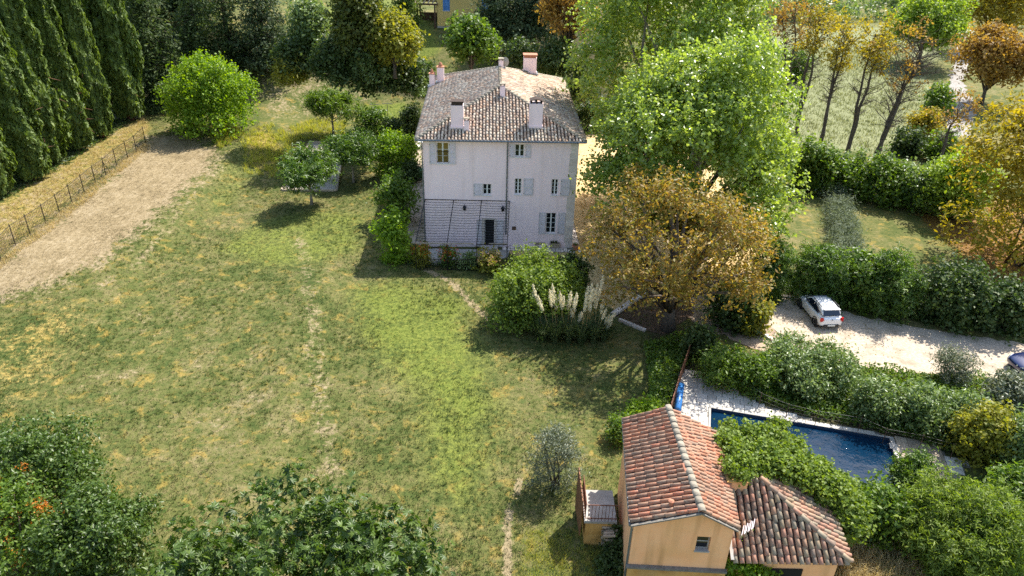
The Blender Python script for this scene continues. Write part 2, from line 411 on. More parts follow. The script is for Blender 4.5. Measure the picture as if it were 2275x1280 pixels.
def water_mat():
    m, nt, b = new_mat('pool_water')
    n = noise(nt, 2.4, 3, 0.55, 'pos'); n2 = noise(nt, 9.0, 3, 0.5, 'pos')
    col = mixc(nt, n.outputs[0], (0.001, 0.010, 0.026), (0.004, 0.026, 0.060))
    nt.links.new(col, b.inputs['Base Color']); b.inputs['Roughness'].default_value = 0.03; b.inputs['IOR'].default_value = 1.33
    h = math_n(nt, 'ADD', n.outputs[0], math_n(nt, 'MULTIPLY', n2.outputs[0], 0.25))
    bump(nt, b, h, 0.35, 0.10)
    return m
MAT['water'] = water_mat()

LM = {}
LM['plane'] = leaf_mat('plane_leaves', [(0.105, 0.165, 0.025), (0.19, 0.265, 0.045), (0.28, 0.355, 0.08), (0.36, 0.39, 0.10)], 0.45, 0.33, 0.6, 0.45, hue_var=0.5)
LM['chestnut'] = leaf_mat('chestnut_leaves', [(0.11, 0.08, 0.022), (0.24, 0.145, 0.035), (0.15, 0.155, 0.03), (0.36, 0.225, 0.06), (0.17, 0.17, 0.035), (0.44, 0.29, 0.085)], 0.42, 0.5, 0.3, 0.5)
LM['orange'] = leaf_mat('orange_leaves', [(0.15, 0.09, 0.032), (0.25, 0.15, 0.042), (0.34, 0.22, 0.06), (0.22, 0.17, 0.045)], 0.40, 0.6, 0.2, 0.4)
LM['gold'] = leaf_mat('golden_leaves', [(0.14, 0.135, 0.02), (0.27, 0.215, 0.03), (0.38, 0.30, 0.045), (0.20, 0.20, 0.03), (0.30, 0.20, 0.045)], 0.42, 0.55, 0.25, 0.35)
LM['goldgreen'] = leaf_mat('yellow_green_leaves', [(0.11, 0.14, 0.022), (0.22, 0.22, 0.03), (0.30, 0.28, 0.045)], 0.40, 0.5, 0.25, 0.4)
LM['bright'] = leaf_mat('bright_green_leaves', [(0.10, 0.185, 0.015), (0.17, 0.27, 0.022), (0.25, 0.34, 0.035)], 0.45, 0.5, 0.3, 0.6)
LM['mid'] = leaf_mat('mid_green_leaves', [(0.05, 0.10, 0.013), (0.10, 0.165, 0.022), (0.175, 0.24, 0.04)], 0.40, 0.45, 0.35, 0.7, hue_var=.45)
LM['fig'] = leaf_mat('fig_leaves', [(0.04, 0.085, 0.012), (0.085, 0.15, 0.022), (0.155, 0.22, 0.045)], 0.36, 0.4, 0.45, 0.8, hue_var=.5)
LM['dark'] = leaf_mat('dark_green_leaves', [(0.03, 0.058, 0.014), (0.055, 0.09, 0.022), (0.10, 0.135, 0.04)], 0.3, 0.5, 0.3, 0.7)
LM['cypress'] = leaf_mat('cypress_sprays', [(0.048, 0.08, 0.014), (0.10, 0.15, 0.028), (0.19, 0.25, 0.055)], 0.34, 0.55, 0.3, 0.6, hue_var=.4)
LM['conifer'] = leaf_mat('conifer_sprays', [(0.032, 0.058, 0.018), (0.06, 0.092, 0.028), (0.10, 0.13, 0.045)], 0.28, 0.6, 0.2, 0.5)
LM['cedar'] = leaf_mat('cedar_needles', [(0.035, 0.058, 0.024), (0.055, 0.085, 0.035), (0.085, 0.11, 0.045)], 0.2, 0.6, 0.2, 0.5)
LM['oliveleaf'] = leaf_mat('olive_green_leaves', [(0.05, 0.075, 0.018), (0.09, 0.115, 0.025), (0.17, 0.17, 0.035)], 0.38, 0.5, 0.3, 0.4, hue_var=.5)
LM['lime'] = leaf_mat('lime_leaves', [(0.13, 0.20, 0.025), (0.21, 0.29, 0.04), (0.30, 0.37, 0.06)], 0.42, 0.5, 0.3, 0.4, hue_var=.45)
LM['figdark'] = leaf_mat('dark_fig_leaves', [(0.034, 0.066, 0.010), (0.064, 0.112, 0.016), (0.12, 0.17, 0.034)], 0.3, 0.42, 0.4, 0.8, hue_var=.4)
LM['olive'] = leaf_mat('olive_leaves', [(0.075, 0.095, 0.05), (0.125, 0.145, 0.085), (0.20, 0.22, 0.15)], 0.25, 0.45, 0.45, 1.0)
LM['silver'] = leaf_mat('silver_green_leaves', [(0.06, 0.105, 0.025), (0.13, 0.19, 0.055), (0.26, 0.32, 0.14)], 0.34, 0.4, 0.45, 0.8, hue_var=.45)
LM['ivy'] = leaf_mat('ivy_leaves', [(0.075, 0.125, 0.018), (0.14, 0.20, 0.028), (0.22, 0.28, 0.05)], 0.38, 0.5, 0.3, 1.2)
LM['pampas'] = leaf_mat('pampas_blades', [(0.05, 0.085, 0.03), (0.09, 0.13, 0.05), (0.16, 0.19, 0.09)], 0.3, 0.5, 0.3, 1.0)
LM['plume'] = leaf_mat('pampas_plume', [(0.52, 0.48, 0.36), (0.66, 0.61, 0.48), (0.76, 0.72, 0.60)], 0.4, 0.9, 0.1, 1.0, (1, 1, 0.92))
LM['lav'] = leaf_mat('lavender_leaves', [(0.09, 0.12, 0.07), (0.14, 0.17, 0.11), (0.20, 0.23, 0.16)], 0.25, 0.7, 0.2, 1.0)
LM['tuft'] = leaf_mat('grass_tuft', [(0.05, 0.085, 0.02), (0.09, 0.13, 0.03), (0.17, 0.17, 0.05)], 0.3, 0.7, 0.2, 0.5)
LM['palegrass'] = leaf_mat('pale_meadow_grass', [(0.09, 0.115, 0.045), (0.17, 0.185, 0.085), (0.27, 0.27, 0.15)], 0.3, 0.8, 0.1, 0.25, hue_var=.6)
LM['straw'] = leaf_mat('dry_straw', [(0.30, 0.23, 0.10), (0.45, 0.35, 0.18), (0.56, 0.46, 0.27)], 0.3, 0.8, 0.1, 1.0)
LM['tallgrass'] = leaf_mat('tall_grass', [(0.20, 0.24, 0.04), (0.34, 0.34, 0.06), (0.46, 0.42, 0.10)], 0.4, 0.8, 0.1, 0.5)
LM['redflower'] = leaf_mat('red_flowers', [(0.50, 0.03, 0.02), (0.60, 0.10, 0.03), (0.55, 0.20, 0.05)], 0.3, 0.6, 0.2, 1.0)
LM['pinkflower'] = leaf_mat('faded_flowers', [(0.40, 0.22, 0.13), (0.50, 0.33, 0.22), (0.55, 0.38, 0.12)], 0.3, 0.7, 0.2, 1.0)
LM['berry'] = leaf_mat('orange_berries', [(0.50, 0.14, 0.01), (0.60, 0.22, 0.015), (0.45, 0.10, 0.01)], 0.15, 0.4, 0.4, 1.0)

# ------------------------------------------------------------------ foliage builders (numpy)
def unit(v):
    return v / (np.linalg.norm(v, axis=-1, keepdims=True) + 1e-9)

def leaf_arrays(P, N, L, W, rng, lobes=1, fold=0.18, T=None):
    """folded rhombic leaves; lobes>1 gives a fan of leaflets sharing the stalk"""
    n = len(P)
    L = np.broadcast_to(L, (n,)); W = np.broadcast_to(W, (n,))
    if T is None:
        T = rng.normal(size=(n, 3))
    T = unit(T - N * np.sum(T * N, 1, keepdims=True)); B = np.cross(N, T)
    Vs = []; Fs = []
    if lobes == 1:
        a = P - T * (L / 2)[:, None]; c = P + T * (L / 2)[:, None]
        b = P + B * (W / 2)[:, None] + N * (W * fold)[:, None]; d = P - B * (W / 2)[:, None] + N * (W * fold)[:, None]
        V = np.stack([a, b, c, d], 1).reshape(-1, 3)
        i = np.arange(n)[:, None] * 4
        F = np.concatenate([i + np.array([[0, 1, 2]]), i + np.array([[0, 2, 3]])], 1).reshape(-1, 3)
        return V, F
    per = 1 + 3 * lobes
    V = np.zeros((n, per, 3)); V[:, 0] = P
    angs = np.linspace(-1.25, 1.25, lobes)
    F = []
    for j, an in enumerate(angs):
        d = T * math.cos(an) + B * math.sin(an); s = np.cross(N, d); k = (0.62 + 0.38 * math.cos(an))
        l = (L * k)[:, None]; w = (W * 0.42 * k)[:, None]
        V[:, 1 + 3 * j] = P + d * l * 0.5 + s * w / 2 + N * l * 0.06
        V[:, 2 + 3 * j] = P + d * l - N * l * 0.16
        V[:, 3 + 3 * j] = P + d * l * 0.5 - s * w / 2 + N * l * 0.06
        F += [[0, 3 + 3 * j, 2 + 3 * j], [0, 2 + 3 * j, 1 + 3 * j]]
    i = np.arange(n)[:, None, None] * per
    F = (i + np.array(F)[None]).reshape(-1, 3)
    return V.reshape(-1, 3), F

def wob(P, s, ph):
    return (np.sin(P[:, 0] * s + ph) * np.sin(P[:, 1] * s * 1.1 + 2 * ph) + np.sin(P[:, 2] * s * 1.2 + 1.7 * ph) * np.sin((P[:, 0] + P[:, 1]) * s * 0.7 + ph)) * 0.5

def lobes_on(R, n, rng, k=0.62, size=0.40, low=-0.55):
    """clump centres spread over an ellipsoid of radii R"""
    i = np.arange(n) + 0.5
    ph = np.arccos(1 - (1 - low) * i / n); thh = math.pi * (1 + 5 ** 0.5) * i + rng.uniform(0, 6)
    D = np.stack([np.cos(thh) * np.sin(ph), np.sin(thh) * np.sin(ph), np.cos(ph)], 1)
    D = unit(D + rng.normal(size=(n, 3)) * 0.22)
    R = np.array(R)
    un = 1 + (0.34 * wob(D * 2.1 + rng.uniform(0, 6, 3), 1.0, 0.9) if n >= 18 else 0 * D[:, 0])
    c = D * R * (k * rng.uniform(0.78, 1.16, (n, 1))) * un[:, None]
    rad = np.mean(R) * size * rng.uniform(0.6, 1.3, n)
    return c, rad

def crown_arrays(C, Rd, n, L, W, rng, flat=0.8, lobes=1, fill=0.25, upb=0.45, jit=0.75, gap=0.0, per=13, tw=1.15):
    """leaves gathered in twigs, twigs on the shells of the clumps C with radii Rd"""
    n = int(n * 0.80); W = W * 1.07; L = L * 1.07
    k = max(8, n // per)
    w = Rd ** 2; idx = rng.choice(len(C), k, p=w / w.sum())
    D = unit(rng.normal(size=(k, 3)))
    D[:, 2] = np.where((D[:, 2] < -0.35) & (rng.random(k) < 0.7), -D[:, 2], D[:, 2])
    rr = np.where(rng.random(k) < fill, rng.uniform(0.3, 0.9, k), rng.uniform(0.74, 1.04, k) + np.abs(rng.normal(size=k)) * 0.13)
    s = 1 + 0.30 * wob(D * 3 + C[idx], 2.3, 0.7)
    P = C[idx] + D * (Rd[idx] * rr * s)[:, None] * np.array([1, 1, flat])
    if gap:
        keep = wob(P, 1.9 / np.mean(Rd) ** 0.5, 1.3) > -gap
        P = P[keep]; D = D[keep]
    # each twig: leaves along a short outward line
    m = len(P); q = rng.uniform(-0.5, 1.0, (m, per, 1))
    ax = unit(D + rng.normal(size=(m, 3)) * 0.6 + np.array([0, 0, 0.25]))
    P = (P[:, None] + ax[:, None] * q * L * tw * 2.0 + rng.normal(size=(m, per, 3)) * L * tw * 0.55).reshape(-1, 3)
    D = np.repeat(D, per, 0); n = len(P)
    N = unit(D * 0.55 + np.array([0, 0, upb]) + rng.normal(size=(n, 3)) * jit)
    LL = L * rng.uniform(0.65, 1.3, n)
    return leaf_arrays(P, N, LL, LL * (W / L), rng, lobes)

def trunk_mb(H, r, tips, rng, lean=(0, 0), nl=None, bend=0.04, fork=0.5, sides=7):
    """tapered trunk with limbs reaching into the crown"""
    mb = MB(); k = 7
    pts = []; rad = []
    for i in range(k):
        t = i / (k - 1)
        pts.append(np.array([lean[0] * t + math.sin(t * 4 + r * 9) * bend * H * t, lean[1] * t + math.cos(t * 3.1 + r) * bend * H * t - bend * H * t, H * t]))
        rad.append(r * (1 - 0.75 * t) * (1.35 if i == 0 else 1))
    mb.tube(pts, rad, sides)
    sel = tips if nl is None or len(tips) <= nl else tips[rng.permutation(len(tips))[:nl]]
    for tp in sel:
        tt = rng.uniform(fork * 0.75, min(0.95, fork * 1.45)); f = tt * (k - 1); i = min(int(f), k - 2)
        a = pts[i] + (pts[i + 1] - pts[i]) * (f - i); b = np.array(tp)
        if b[2] < a[2]: a = pts[max(1, i - 1)]
        m = (a + b) / 2 + np.array([0, 0, 0.10 * np.linalg.norm(b - a)]) + rng.normal(size=3) * 0.06 * np.linalg.norm(b - a)
        ra = r * (1 - 0.75 * tt) * 0.62
        mb.tube([a, m, b], [ra, ra * 0.6, ra * 0.22], 5)
    return mb

def fit_crown(x0, y0, x1, y1, clear):
    """ground point, crown radius, half height and centre height for a crown that spans this box in the photograph"""
    cx, cy = (x0 + x1) / 2, (y0 + y1) / 2
    zc = clear + 1.5
    for _ in range(30):
        d = ray(cx, cy)
        p = GZ(cx, cy, zc); zg = th(p[0], p[1]); p = GZ(cx, cy, zg + zc)
        depth = proj(p)[2]; el = math.atan2(CAM_H - p[2], math.hypot(p[0], p[1]))
        r = (x1 - x0) / 2 * depth / F_PX; hh = (y1 - y0) / 2 * depth / F_PX
        q = hh ** 2 - (r * math.sin(el)) ** 2
        rz = math.sqrt(max(q, 0)) / math.cos(el); rz = min(max(rz, 0.45 * r), 2.6 * r)
        zc = 0.6 * zc + 0.4 * (clear + rz * 0.92)
    return p[0], p[1], zg, r, rz, zc

PROTO = {}
def leafobj(name, V, F, mat, parent):
    return link(name, mesh_np(name, V, F), mat, parent)

def plant(name, label, cat, box=None, clear=0.0, mat='mid', n=6000, L=0.28, W=0.18, nl=18, size=0.42, k=0.62, seed=1, lobes=1,
          group=None, bark='bark', trunk_r=None, gap=0.0, fill=0.25, flat=0.85, low=-0.55, at=None, jit=0.75, part='crown', limbs=10, stems=False, grow=1.0, vs=1.0):
    """a tree or shrub: Empty at the base > trunk (or stems) + crown"""
    rng = np.random.default_rng(seed)
    if at is None: x, y, zg, r, rz, zc = fit_crown(*box, clear)
    else: x, y, r, rz, zc = at; zg = th(x, y)
    g95 = 0.95 if clear < 0.5 else 1.0
    r *= grow * g95; rz *= grow * vs * g95; zc *= vs
    t = thing(name, label, cat, (x, y, zg), 0, group)
    C, Rd = lobes_on((r, r, rz), nl, rng, k, size, low)
    C = C + np.array([0, 0, zc])
    if clear < 0.5:
        a = np.linspace(0, 6.28, 9)[:8] + rng.uniform(0, 1); q = rng.uniform(.45, .8, 8)
        C = np.concatenate([C, np.stack([np.cos(a) * r * q, np.sin(a) * r * q, np.full(8, .28 * min(r, rz))], 1)]); Rd = np.concatenate([Rd, np.full(8, .36 * min(r, rz * 1.2))])
    lo = C[:, 2] - Rd * flat
    C[:, 2] += np.maximum(0, 0.05 + clear * 0.9 - lo) * 0.8
    V, F = crown_arrays(C, Rd, n, L, W, rng, flat, lobes, fill, jit=jit, gap=gap)
    V[:, 2] = np.maximum(V[:, 2], 0.02)
    leafobj(part, V, F, LM[mat], t)
    H = zc + rz * 0.25
    if stems or clear < 0.5:
        for q in range(6):
            tp = C[rng.integers(len(C))]
            a = rng.uniform(0, 6.28); b0 = np.array([math.cos(a), math.sin(a), 0]) * r * 0.12
            MB().tube([b0, b0 * 1.5 + (tp - b0) * 0.5, tp], [0.05 + r * 0.012, 0.04, 0.015], 5).build('stem', MAT[bark], t, True)
    else:
        tr = trunk_r or 0.035 * H + 0.03
        trunk_mb(H, tr, C, rng, nl=limbs, fork=min(0.7, max(0.25, clear / H))).build('trunk', MAT[bark], t, True)
    return t

def blades_arrays(P, H, rng, n_per=6, spread=0.12, w=0.02, lean=0.5, T=None):
    """upright grass blades: P base points, n_per blades each, two-segment tapering"""
    n = len(P) * n_per
    B = np.repeat(P, n_per, 0) + np.concatenate([rng.normal(size=(n, 2)) * spread, np.zeros((n, 1))], 1)
    h = np.repeat(np.broadcast_to(H, (len(P),)), n_per) * rng.uniform(0.6, 1.2, n)
    a = rng.uniform(0, 2 * math.pi, n); d = np.stack([np.cos(a), np.sin(a), np.zeros(n)], 1); s = np.stack([-np.sin(a), np.cos(a), np.zeros(n)], 1)
    ln = rng.uniform(0.15, 1.0, n) * lean
    up = np.array([0, 0, 1.0])
    mid = B + up * (h * 0.6)[:, None] + d * (h * ln * 0.35)[:, None]
    tip = B + up * (h * (1.0 - 0.35 * ln))[:, None] + d * (h * ln)[:, None]
    ww = np.broadcast_to(w, (n,))[:, None] / 2
    V = np.stack([B - s * ww, B + s * ww, mid + s * ww * 0.8, mid - s * ww * 0.8, tip], 1).reshape(-1, 3)
    i = np.arange(n)[:, None] * 5
    F = np.concatenate([i + np.array([[0, 1, 2]]), i + np.array([[0, 2, 3]]), i + np.array([[3, 2, 4]])], 1).reshape(-1, 3)
    return V, F

# ------------------------------------------------------------------ masks in plan
def gpoly(pts): return np.array([G(*p)[:2] for p in pts])

def sdist(P, poly, closed=True):
    """signed distance (positive inside) from points to polygon, or distance to polyline"""
    d = np.full(len(P), 1e9); ins = np.zeros(len(P), bool); m = len(poly)
    for i in range(m if closed else m - 1):
        a, b = poly[i], poly[(i + 1) % m]; ab = b - a
        t = np.clip(((P - a) @ ab) / (ab @ ab + 1e-9), 0, 1)
        d = np.minimum(d, np.linalg.norm(P - a - t[:, None] * ab, axis=1))
        if closed:
            c = (a[1] > P[:, 1]) != (b[1] > P[:, 1])
            xi = (b[0] - a[0]) * (P[:, 1] - a[1]) / ((b[1] - a[1]) + 1e-12) + a[0]
            ins ^= c & (P[:, 0] < xi)
    return np.where(ins, d, -d) if closed else d

POLY = {
 'straw': ([(-80, 700), (-80, 560), (0, 575), (120, 480), (240, 395), (335, 300), (440, 300), (490, 340), (462, 380), (385, 450), (310, 515), (235, 580), (120, 630), (0, 665)], 4.0),
 'straw_ditch': ([(-90, 520), (0, 440), (190, 325), (320, 240), (345, 285), (225, 400), (0, 595)], 0.8),
 'yellow1': ([(-100, 690), (0, 690), (150, 650), (260, 640), (240, 760), (180, 850), (60, 930), (-100, 960)], 5.0),
 'yellow2': ([(540, 300), (610, 280), (640, 340), (600, 390), (540, 370)], 1.5),
 'dryleft': ([(0, 720), (300, 640), (560, 600), (690, 620), (715, 850), (745, 1080), (300, 1090), (150, 960), (0, 900)], 3.5),
 'lush1': ([(720, 620), (900, 600), (1080, 640), (1130, 800), (1180, 900), (1130, 1100), (1040, 1230), (900, 1100), (860, 900), (760, 780)], 4.0),
 'lush2': ([(430, 560), (560, 480), (700, 450), (840, 470), (830, 570), (700, 600), (560, 610)], 2.5),
 'lush3': ([(470, 330), (560, 285), (640, 330), (560, 440), (470, 520), (430, 480)], 2.0),
 'lush_back': ([(780, 235), (900, 225), (930, 260), (800, 270)], 2.0),
 'bank_back': ([(720, -40), (880, -20), (990, 110), (930, 160), (800, 120), (720, 60)], 3.0),
 'leafbed1': ([(1260, 420), (1700, 420), (1740, 640), (1560, 720), (1400, 700), (1290, 560)], 1.5),
 'leafbed2': ([(2020, 470), (2300, 430), (2300, 680), (2200, 640), (2120, 560)], 2.0),
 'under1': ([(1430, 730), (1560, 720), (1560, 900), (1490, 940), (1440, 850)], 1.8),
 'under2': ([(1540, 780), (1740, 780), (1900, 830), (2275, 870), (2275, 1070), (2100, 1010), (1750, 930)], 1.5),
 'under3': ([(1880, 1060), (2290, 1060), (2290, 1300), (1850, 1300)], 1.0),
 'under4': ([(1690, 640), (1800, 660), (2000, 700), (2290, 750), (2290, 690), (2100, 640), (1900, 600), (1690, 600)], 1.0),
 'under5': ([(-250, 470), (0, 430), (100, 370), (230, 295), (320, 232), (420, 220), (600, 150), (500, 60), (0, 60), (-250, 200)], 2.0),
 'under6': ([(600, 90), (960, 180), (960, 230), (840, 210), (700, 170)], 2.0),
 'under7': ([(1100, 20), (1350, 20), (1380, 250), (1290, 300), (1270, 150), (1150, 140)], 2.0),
 'dryback': ([(540, 150), (700, 150), (920, 230), (800, 240), (600, 270), (560, 220)], 2.5),
 'field': ([(1700, 60), (2020, 60), (2100, 250), (1990, 350), (1735, 320)], 3.0),
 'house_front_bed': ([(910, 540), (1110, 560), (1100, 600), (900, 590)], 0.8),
}
LINES = {  # tan worn lines: polyline, half width
 'crest': ([(660, 520), (690, 640), (700, 760), (705, 850), (725, 960), (745, 1080)], 1.1),
 'track': ([(945, 600), (1000, 625), (1055, 680), (1110, 730)], 0.36),
 'track2': ([(1160, 1060), (1140, 1110), (1125, 1170), (1130, 1290)], 0.22),
 'track3': ([(1310, 1100), (1312, 1150), (1300, 1290)], 0.10),
 'bankedge': ([(490, 350), (430, 430), (370, 510), (300, 590), (200, 650)], 0.7),
}
GP = {k: (gpoly(p), s) for k, (p, s) in POLY.items()}
GL = {k: (gpoly(p), w) for k, (p, w) in LINES.items()}

def masks(P):
    def pm(*names):
        o = np.zeros(len(P))
        for k in names:
            poly, s = GP[k]; o = np.maximum(o, sstep(-s, s, sdist(P, poly)))
        return o
    def lm(k, amp=1.0):
        poly, w = GL[k]; return amp * np.exp(-(sdist(P, poly, False) / w) ** 2)
    m1 = np.zeros((len(P), 4), np.float32); m2 = np.zeros((len(P), 4), np.float32)
    m1[:, 0] = np.maximum(pm('straw'), 0.42 * pm('straw_ditch'))
    m1[:, 1] = np.maximum.reduce([0.27 * pm('dryleft'), lm('crest', 0.47), lm('track', 0.9), lm('track2', 0.9), lm('track3', 0.5), 0.45 * pm('dryback'), lm('bankedge', 0.45), ])
    m1[:, 3] = pm('field') * 0.8
    m1[:, 2] = np.maximum.reduce([0.60 * pm('lush1'), 0.54 * pm('lush2'), 0.45 * pm('lush3'), 0.9 * pm('lush_back'), 0.8 * pm('bank_back')])
    m2[:, 0] = np.maximum(0.75 * pm('leafbed1'), 0.75 * pm('leafbed2'))
    m2[:, 1] = np.maximum.reduce([0.48 * pm('yellow1'), 0.6 * pm('yellow2'), 0.62 * pm('straw_ditch')])
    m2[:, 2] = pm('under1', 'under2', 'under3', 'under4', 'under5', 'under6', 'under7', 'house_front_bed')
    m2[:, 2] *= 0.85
    return m1, m2

def set_masks(me, P):
    m1, m2 = masks(P)
    for nm, a in (('m1', m1), ('m2', m2)):
        at = me.attributes.new(nm, 'FLOAT_COLOR', 'POINT'); at.data.foreach_set('color', a.ravel())

# ------------------------------------------------------------------ the ground
POOL_O = np.array([11.62, 34.1]); PA = math.atan2(31.89 - 34.1, 20.91 - 11.58)
PU = np.array([math.cos(PA), math.sin(PA)]); PV = np.array([math.sin(PA), -math.cos(PA)])    # along the pool, across it towards the camera
POOL_L, POOL_W = 9.55, 4.2
def pool_uv(P):
    d = np.asarray(P) - POOL_O; return d @ PU, d @ PV
def pool_xy(u, v): return POOL_O + PU * u + PV * v

def build_ground():
    xs = np.concatenate([np.linspace(-520, -70, 20)[:-1], np.arange(-70, 70, 0.42), np.linspace(70, 520, 20)])
    ys = np.concatenate([np.linspace(-160, 14, 14)[:-1], np.arange(14, 118, 0.42), np.linspace(118, 700, 30)])
    X, Y = np.meshgrid(xs, ys); P = np.stack([X.ravel(), Y.ravel()], 1)
    Z = terrain(P[:, 0], P[:, 1])
    V = np.concatenate([P, Z[:, None]], 1)
    nx, ny = len(xs), len(ys)
    i = (np.arange(ny - 1)[:, None] * nx + np.arange(nx - 1)[None]).ravel()
    F = np.stack([i, i + 1, i + nx + 1, i + nx], 1)
    c = V[F].mean(1)[:, :2]; u, v = pool_uv(c)
    F = F[~((u > -0.25) & (u < POOL_L + 0.25) & (v > -0.25) & (v < POOL_W + 0.25))]
    me = mesh_np('ground', V, F, True)
    near = P[:, 0]
    set_masks(me, P)
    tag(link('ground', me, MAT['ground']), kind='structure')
build_ground()

def sheet(name, px, z, mat, jit=0.12, step=0.5, seed=0, ground=None):
    """flat patch of ground cover with a slightly ragged edge"""
    r = np.random.default_rng(seed); poly = np.array(ground) if ground is not None else gpoly(px); pts = []
    for a, b in zip(poly, np.roll(poly, -1, 0)):
        L = np.linalg.norm(b - a); k = max(1, int(L / step)); nrm = np.array([-(b - a)[1], (b - a)[0]]) / (L + 1e-9)
        for j in range(k):
            pts.append(a + (b - a) * j / k + nrm * r.normal() * jit)
    me = bpy.data.meshes.new(name)
    me.from_pydata([(p[0], p[1], th(p[0], p[1]) + z) for p in pts], [], [tuple(range(len(pts)))]); me.update()
    if me.polygons[0].normal.z < 0: me.flip_normals()
    return tag(link(name, me, mat), kind='structure')

sheet('courtyard', [(1262, 300), (1420, 300), (1560, 360), (1700, 470), (1720, 560), (1660, 640), (1520, 650), (1440, 655), (1365, 700), (1320, 650), (1290, 590), (1130, 566), (1130, 545), (1272, 555)], 0.012, MAT['ochregravel'], 0.2, 0.6, 1)
sheet('planting_bed', [(1368, 703), (1436, 655), (1530, 652), (1540, 700), (1470, 745), (1436, 736)], 0.024, MAT['bedsoil'], 0.05, 0.5, 2)
sheet('driveway', [(1520, 655), (1600, 640), (1700, 655), (1700, 720), (1760, 770), (1740, 800), (1640, 760), (1560, 730), (1530, 705)], 0.018, MAT['drive'], 0.12, 0.5, 3)
sheet('car_park', [(1690, 653), (1800, 668), (1900, 702), (2100, 738), (2330, 770), (2330, 880), (2230, 850), (2170, 836), (2000, 828), (1900, 816), (1765, 775), (1700, 722)], 0.026, MAT['gravel'], 0.12, 0.5, 4)
sheet('road', [(2160, 60), (2172, 110), (2140, 180), (2165, 245), (2155, 310), (2110, 300), (2085, 235), (2115, 165), (2125, 95), (2140, 60)], 0.02, MAT['road'], 0.3, 1.2, 5)
sheet('terrace', [(918, 552), (1132, 556), (1128, 572), (1060, 590), (925, 588)], 0.03, MAT['concrete'], 0.0, 0.6, 6)
sheet('side_path', [(905, 300), (945, 315), (944, 545), (915, 540), (880, 440), (895, 340)], 0.016, MAT['gravel'], 0.1, 0.6, 7)

# ------------------------------------------------------------------ roof tiles
def tile_mesh(name, w0=0.205, w1=0.165, L=0.42, hgt=0.085, seg=6, th_=0.016):
    """half-barrel cover tile: lower (wide) end at y=0, upper end at y=L"""
    V = []; F = []
    for (y, w, z) in ((0, w0, 0.03), (L, w1, 0.0)):
        for k in range(seg + 1):
            a = math.pi * k / seg
            V.append((-math.cos(a) * w / 2, y, z + math.sin(a) * hgt * (w / w0)))
    for k in range(seg + 1):
        a = math.pi * k / seg
        V.append((-math.cos(a) * (w0 / 2 - th_), 0.0, 0.03 + math.sin(a) * (hgt - th_)))
    n = seg + 1
    for k in range(seg):
        F.append((k, k + 1, n + k + 1, n + k)); F.append((2 * n + k, 2 * n + k + 1, k + 1, k))
    me = bpy.data.meshes.new(name); me.from_pydata(V, [], F); me.update()
    me.polygons.foreach_set('use_smooth', np.ones(len(me.polygons), bool))
    return me

def frame_mat(o, xdir, ydir):
    """matrix with columns xdir, ydir (made orthogonal), normal"""
    x = unit(np.array(xdir, float)); y = np.array(ydir, float); y = unit(y - x * (x @ y)); z = np.cross(x, y)
    return Matrix(((x[0], y[0], z[0], o[0]), (x[1], y[1], z[1], o[1]), (x[2], y[2], z[2], o[2]), (0, 0, 0, 1)))

def face_tiles(poly, space, expo, rng, start=0.0):
    """tile places on a planar roof face; poly[0]->poly[1] is the eave, the rest goes round. Returns list of (matrix, length scale)"""
    P = [np.array(p, float) for p in poly]; e = P[1] - P[0]; W = np.linalg.norm(e); e = e / W
    nrm = unit(np.cross(e, P[-1] - P[0])); up = np.cross(nrm, e)
    if up[2] < 0: up = -up
    S = [((p - P[0]) @ e, (p - P[0]) @ up) for p in P]
    smin = min(s for s, _ in S); smax = max(s for s, _ in S); out = []
    n = int((smax - smin) / space)
    for i in range(n + 1):
        s = smin + (i + 0.5003) * (smax - smin) / (n + 1); ts = []
        for (a, b), (c, d) in zip(S, S[1:] + S[:1]):
            if (a - s) * (c - s) < 0: ts.append(b + (d - b) * (s - a) / (c - a))
        if len(ts) < 2: continue
        t0, t1 = min(ts), max(ts); t = t0 + (start if t0 < 0.01 else rng.uniform(-0.1, 0.1)); j = 0
        off = rng.normal() * 0.05
        while t < t1 - 0.08:
            k = min(1.0, (t1 - t + 0.04) / 0.42)
            o = P[0] + e * (s + rng.normal() * 0.010) + up * t + nrm * (0.015 + rng.normal() * 0.005)
            ang = rng.normal() * 0.035
            m = frame_mat(o, e * math.cos(ang) + up * math.sin(ang), up)
            m = m @ Matrix.Diagonal((1 + rng.normal() * 0.04, k, 1, 1))
            out.append(m); t += expo * (1 + rng.normal() * 0.05) + (off if j == 0 else 0); j += 1
    return out

def place_tiles(mats, me, mat_obj, mat_isl, parent, limit=300, key=None, name='roof_tile'):
    mats = sorted(mats, key=key) if key else mats
    me1 = me.copy(); me1.materials.clear(); me1.materials.append(mat_obj)
    for m in mats[:limit]:
        o = bpy.data.objects.new(name, me1); COL.objects.link(o); o.parent = parent; o.matrix_local = m
    rest = mats[limit:]
    if rest:
        v = np.array([p.co[:] for p in me.vertices]); f = np.array([list(p.vertices) for p in me.polygons])
        Vs = [v @ np.array(m.to_3x3()).T + np.array(m.translation) for m in rest]
        Fs = [f + i * len(v) for i in range(len(rest))]
        o = link('roof_tile_field', mesh_np('roof_tile_field', np.concatenate(Vs), np.concatenate(Fs), True), mat_isl, parent)
        o['kind'] = 'stuff'

def ridge_tiles(a, b, me, mat, parent, step=0.34, rng=RNG):
    a = np.array(a, float); b = np.array(b, float); d = b - a; L = np.linalg.norm(d); d = d / L
    x = unit(np.cross(d, np.array([0, 0, 1.0])))
    n = max(1, int(L / step))
    for i in range(n):
        m = frame_mat(a + d * (L * i / n) + np.array([0, 0, 0.03 + rng.normal() * 0.006]), x + d * rng.normal() * 0.03, d)
        o = bpy.data.objects.new('ridge_tile', me); COL.objects.link(o); o.parent = parent; o.matrix_local = m
    return me

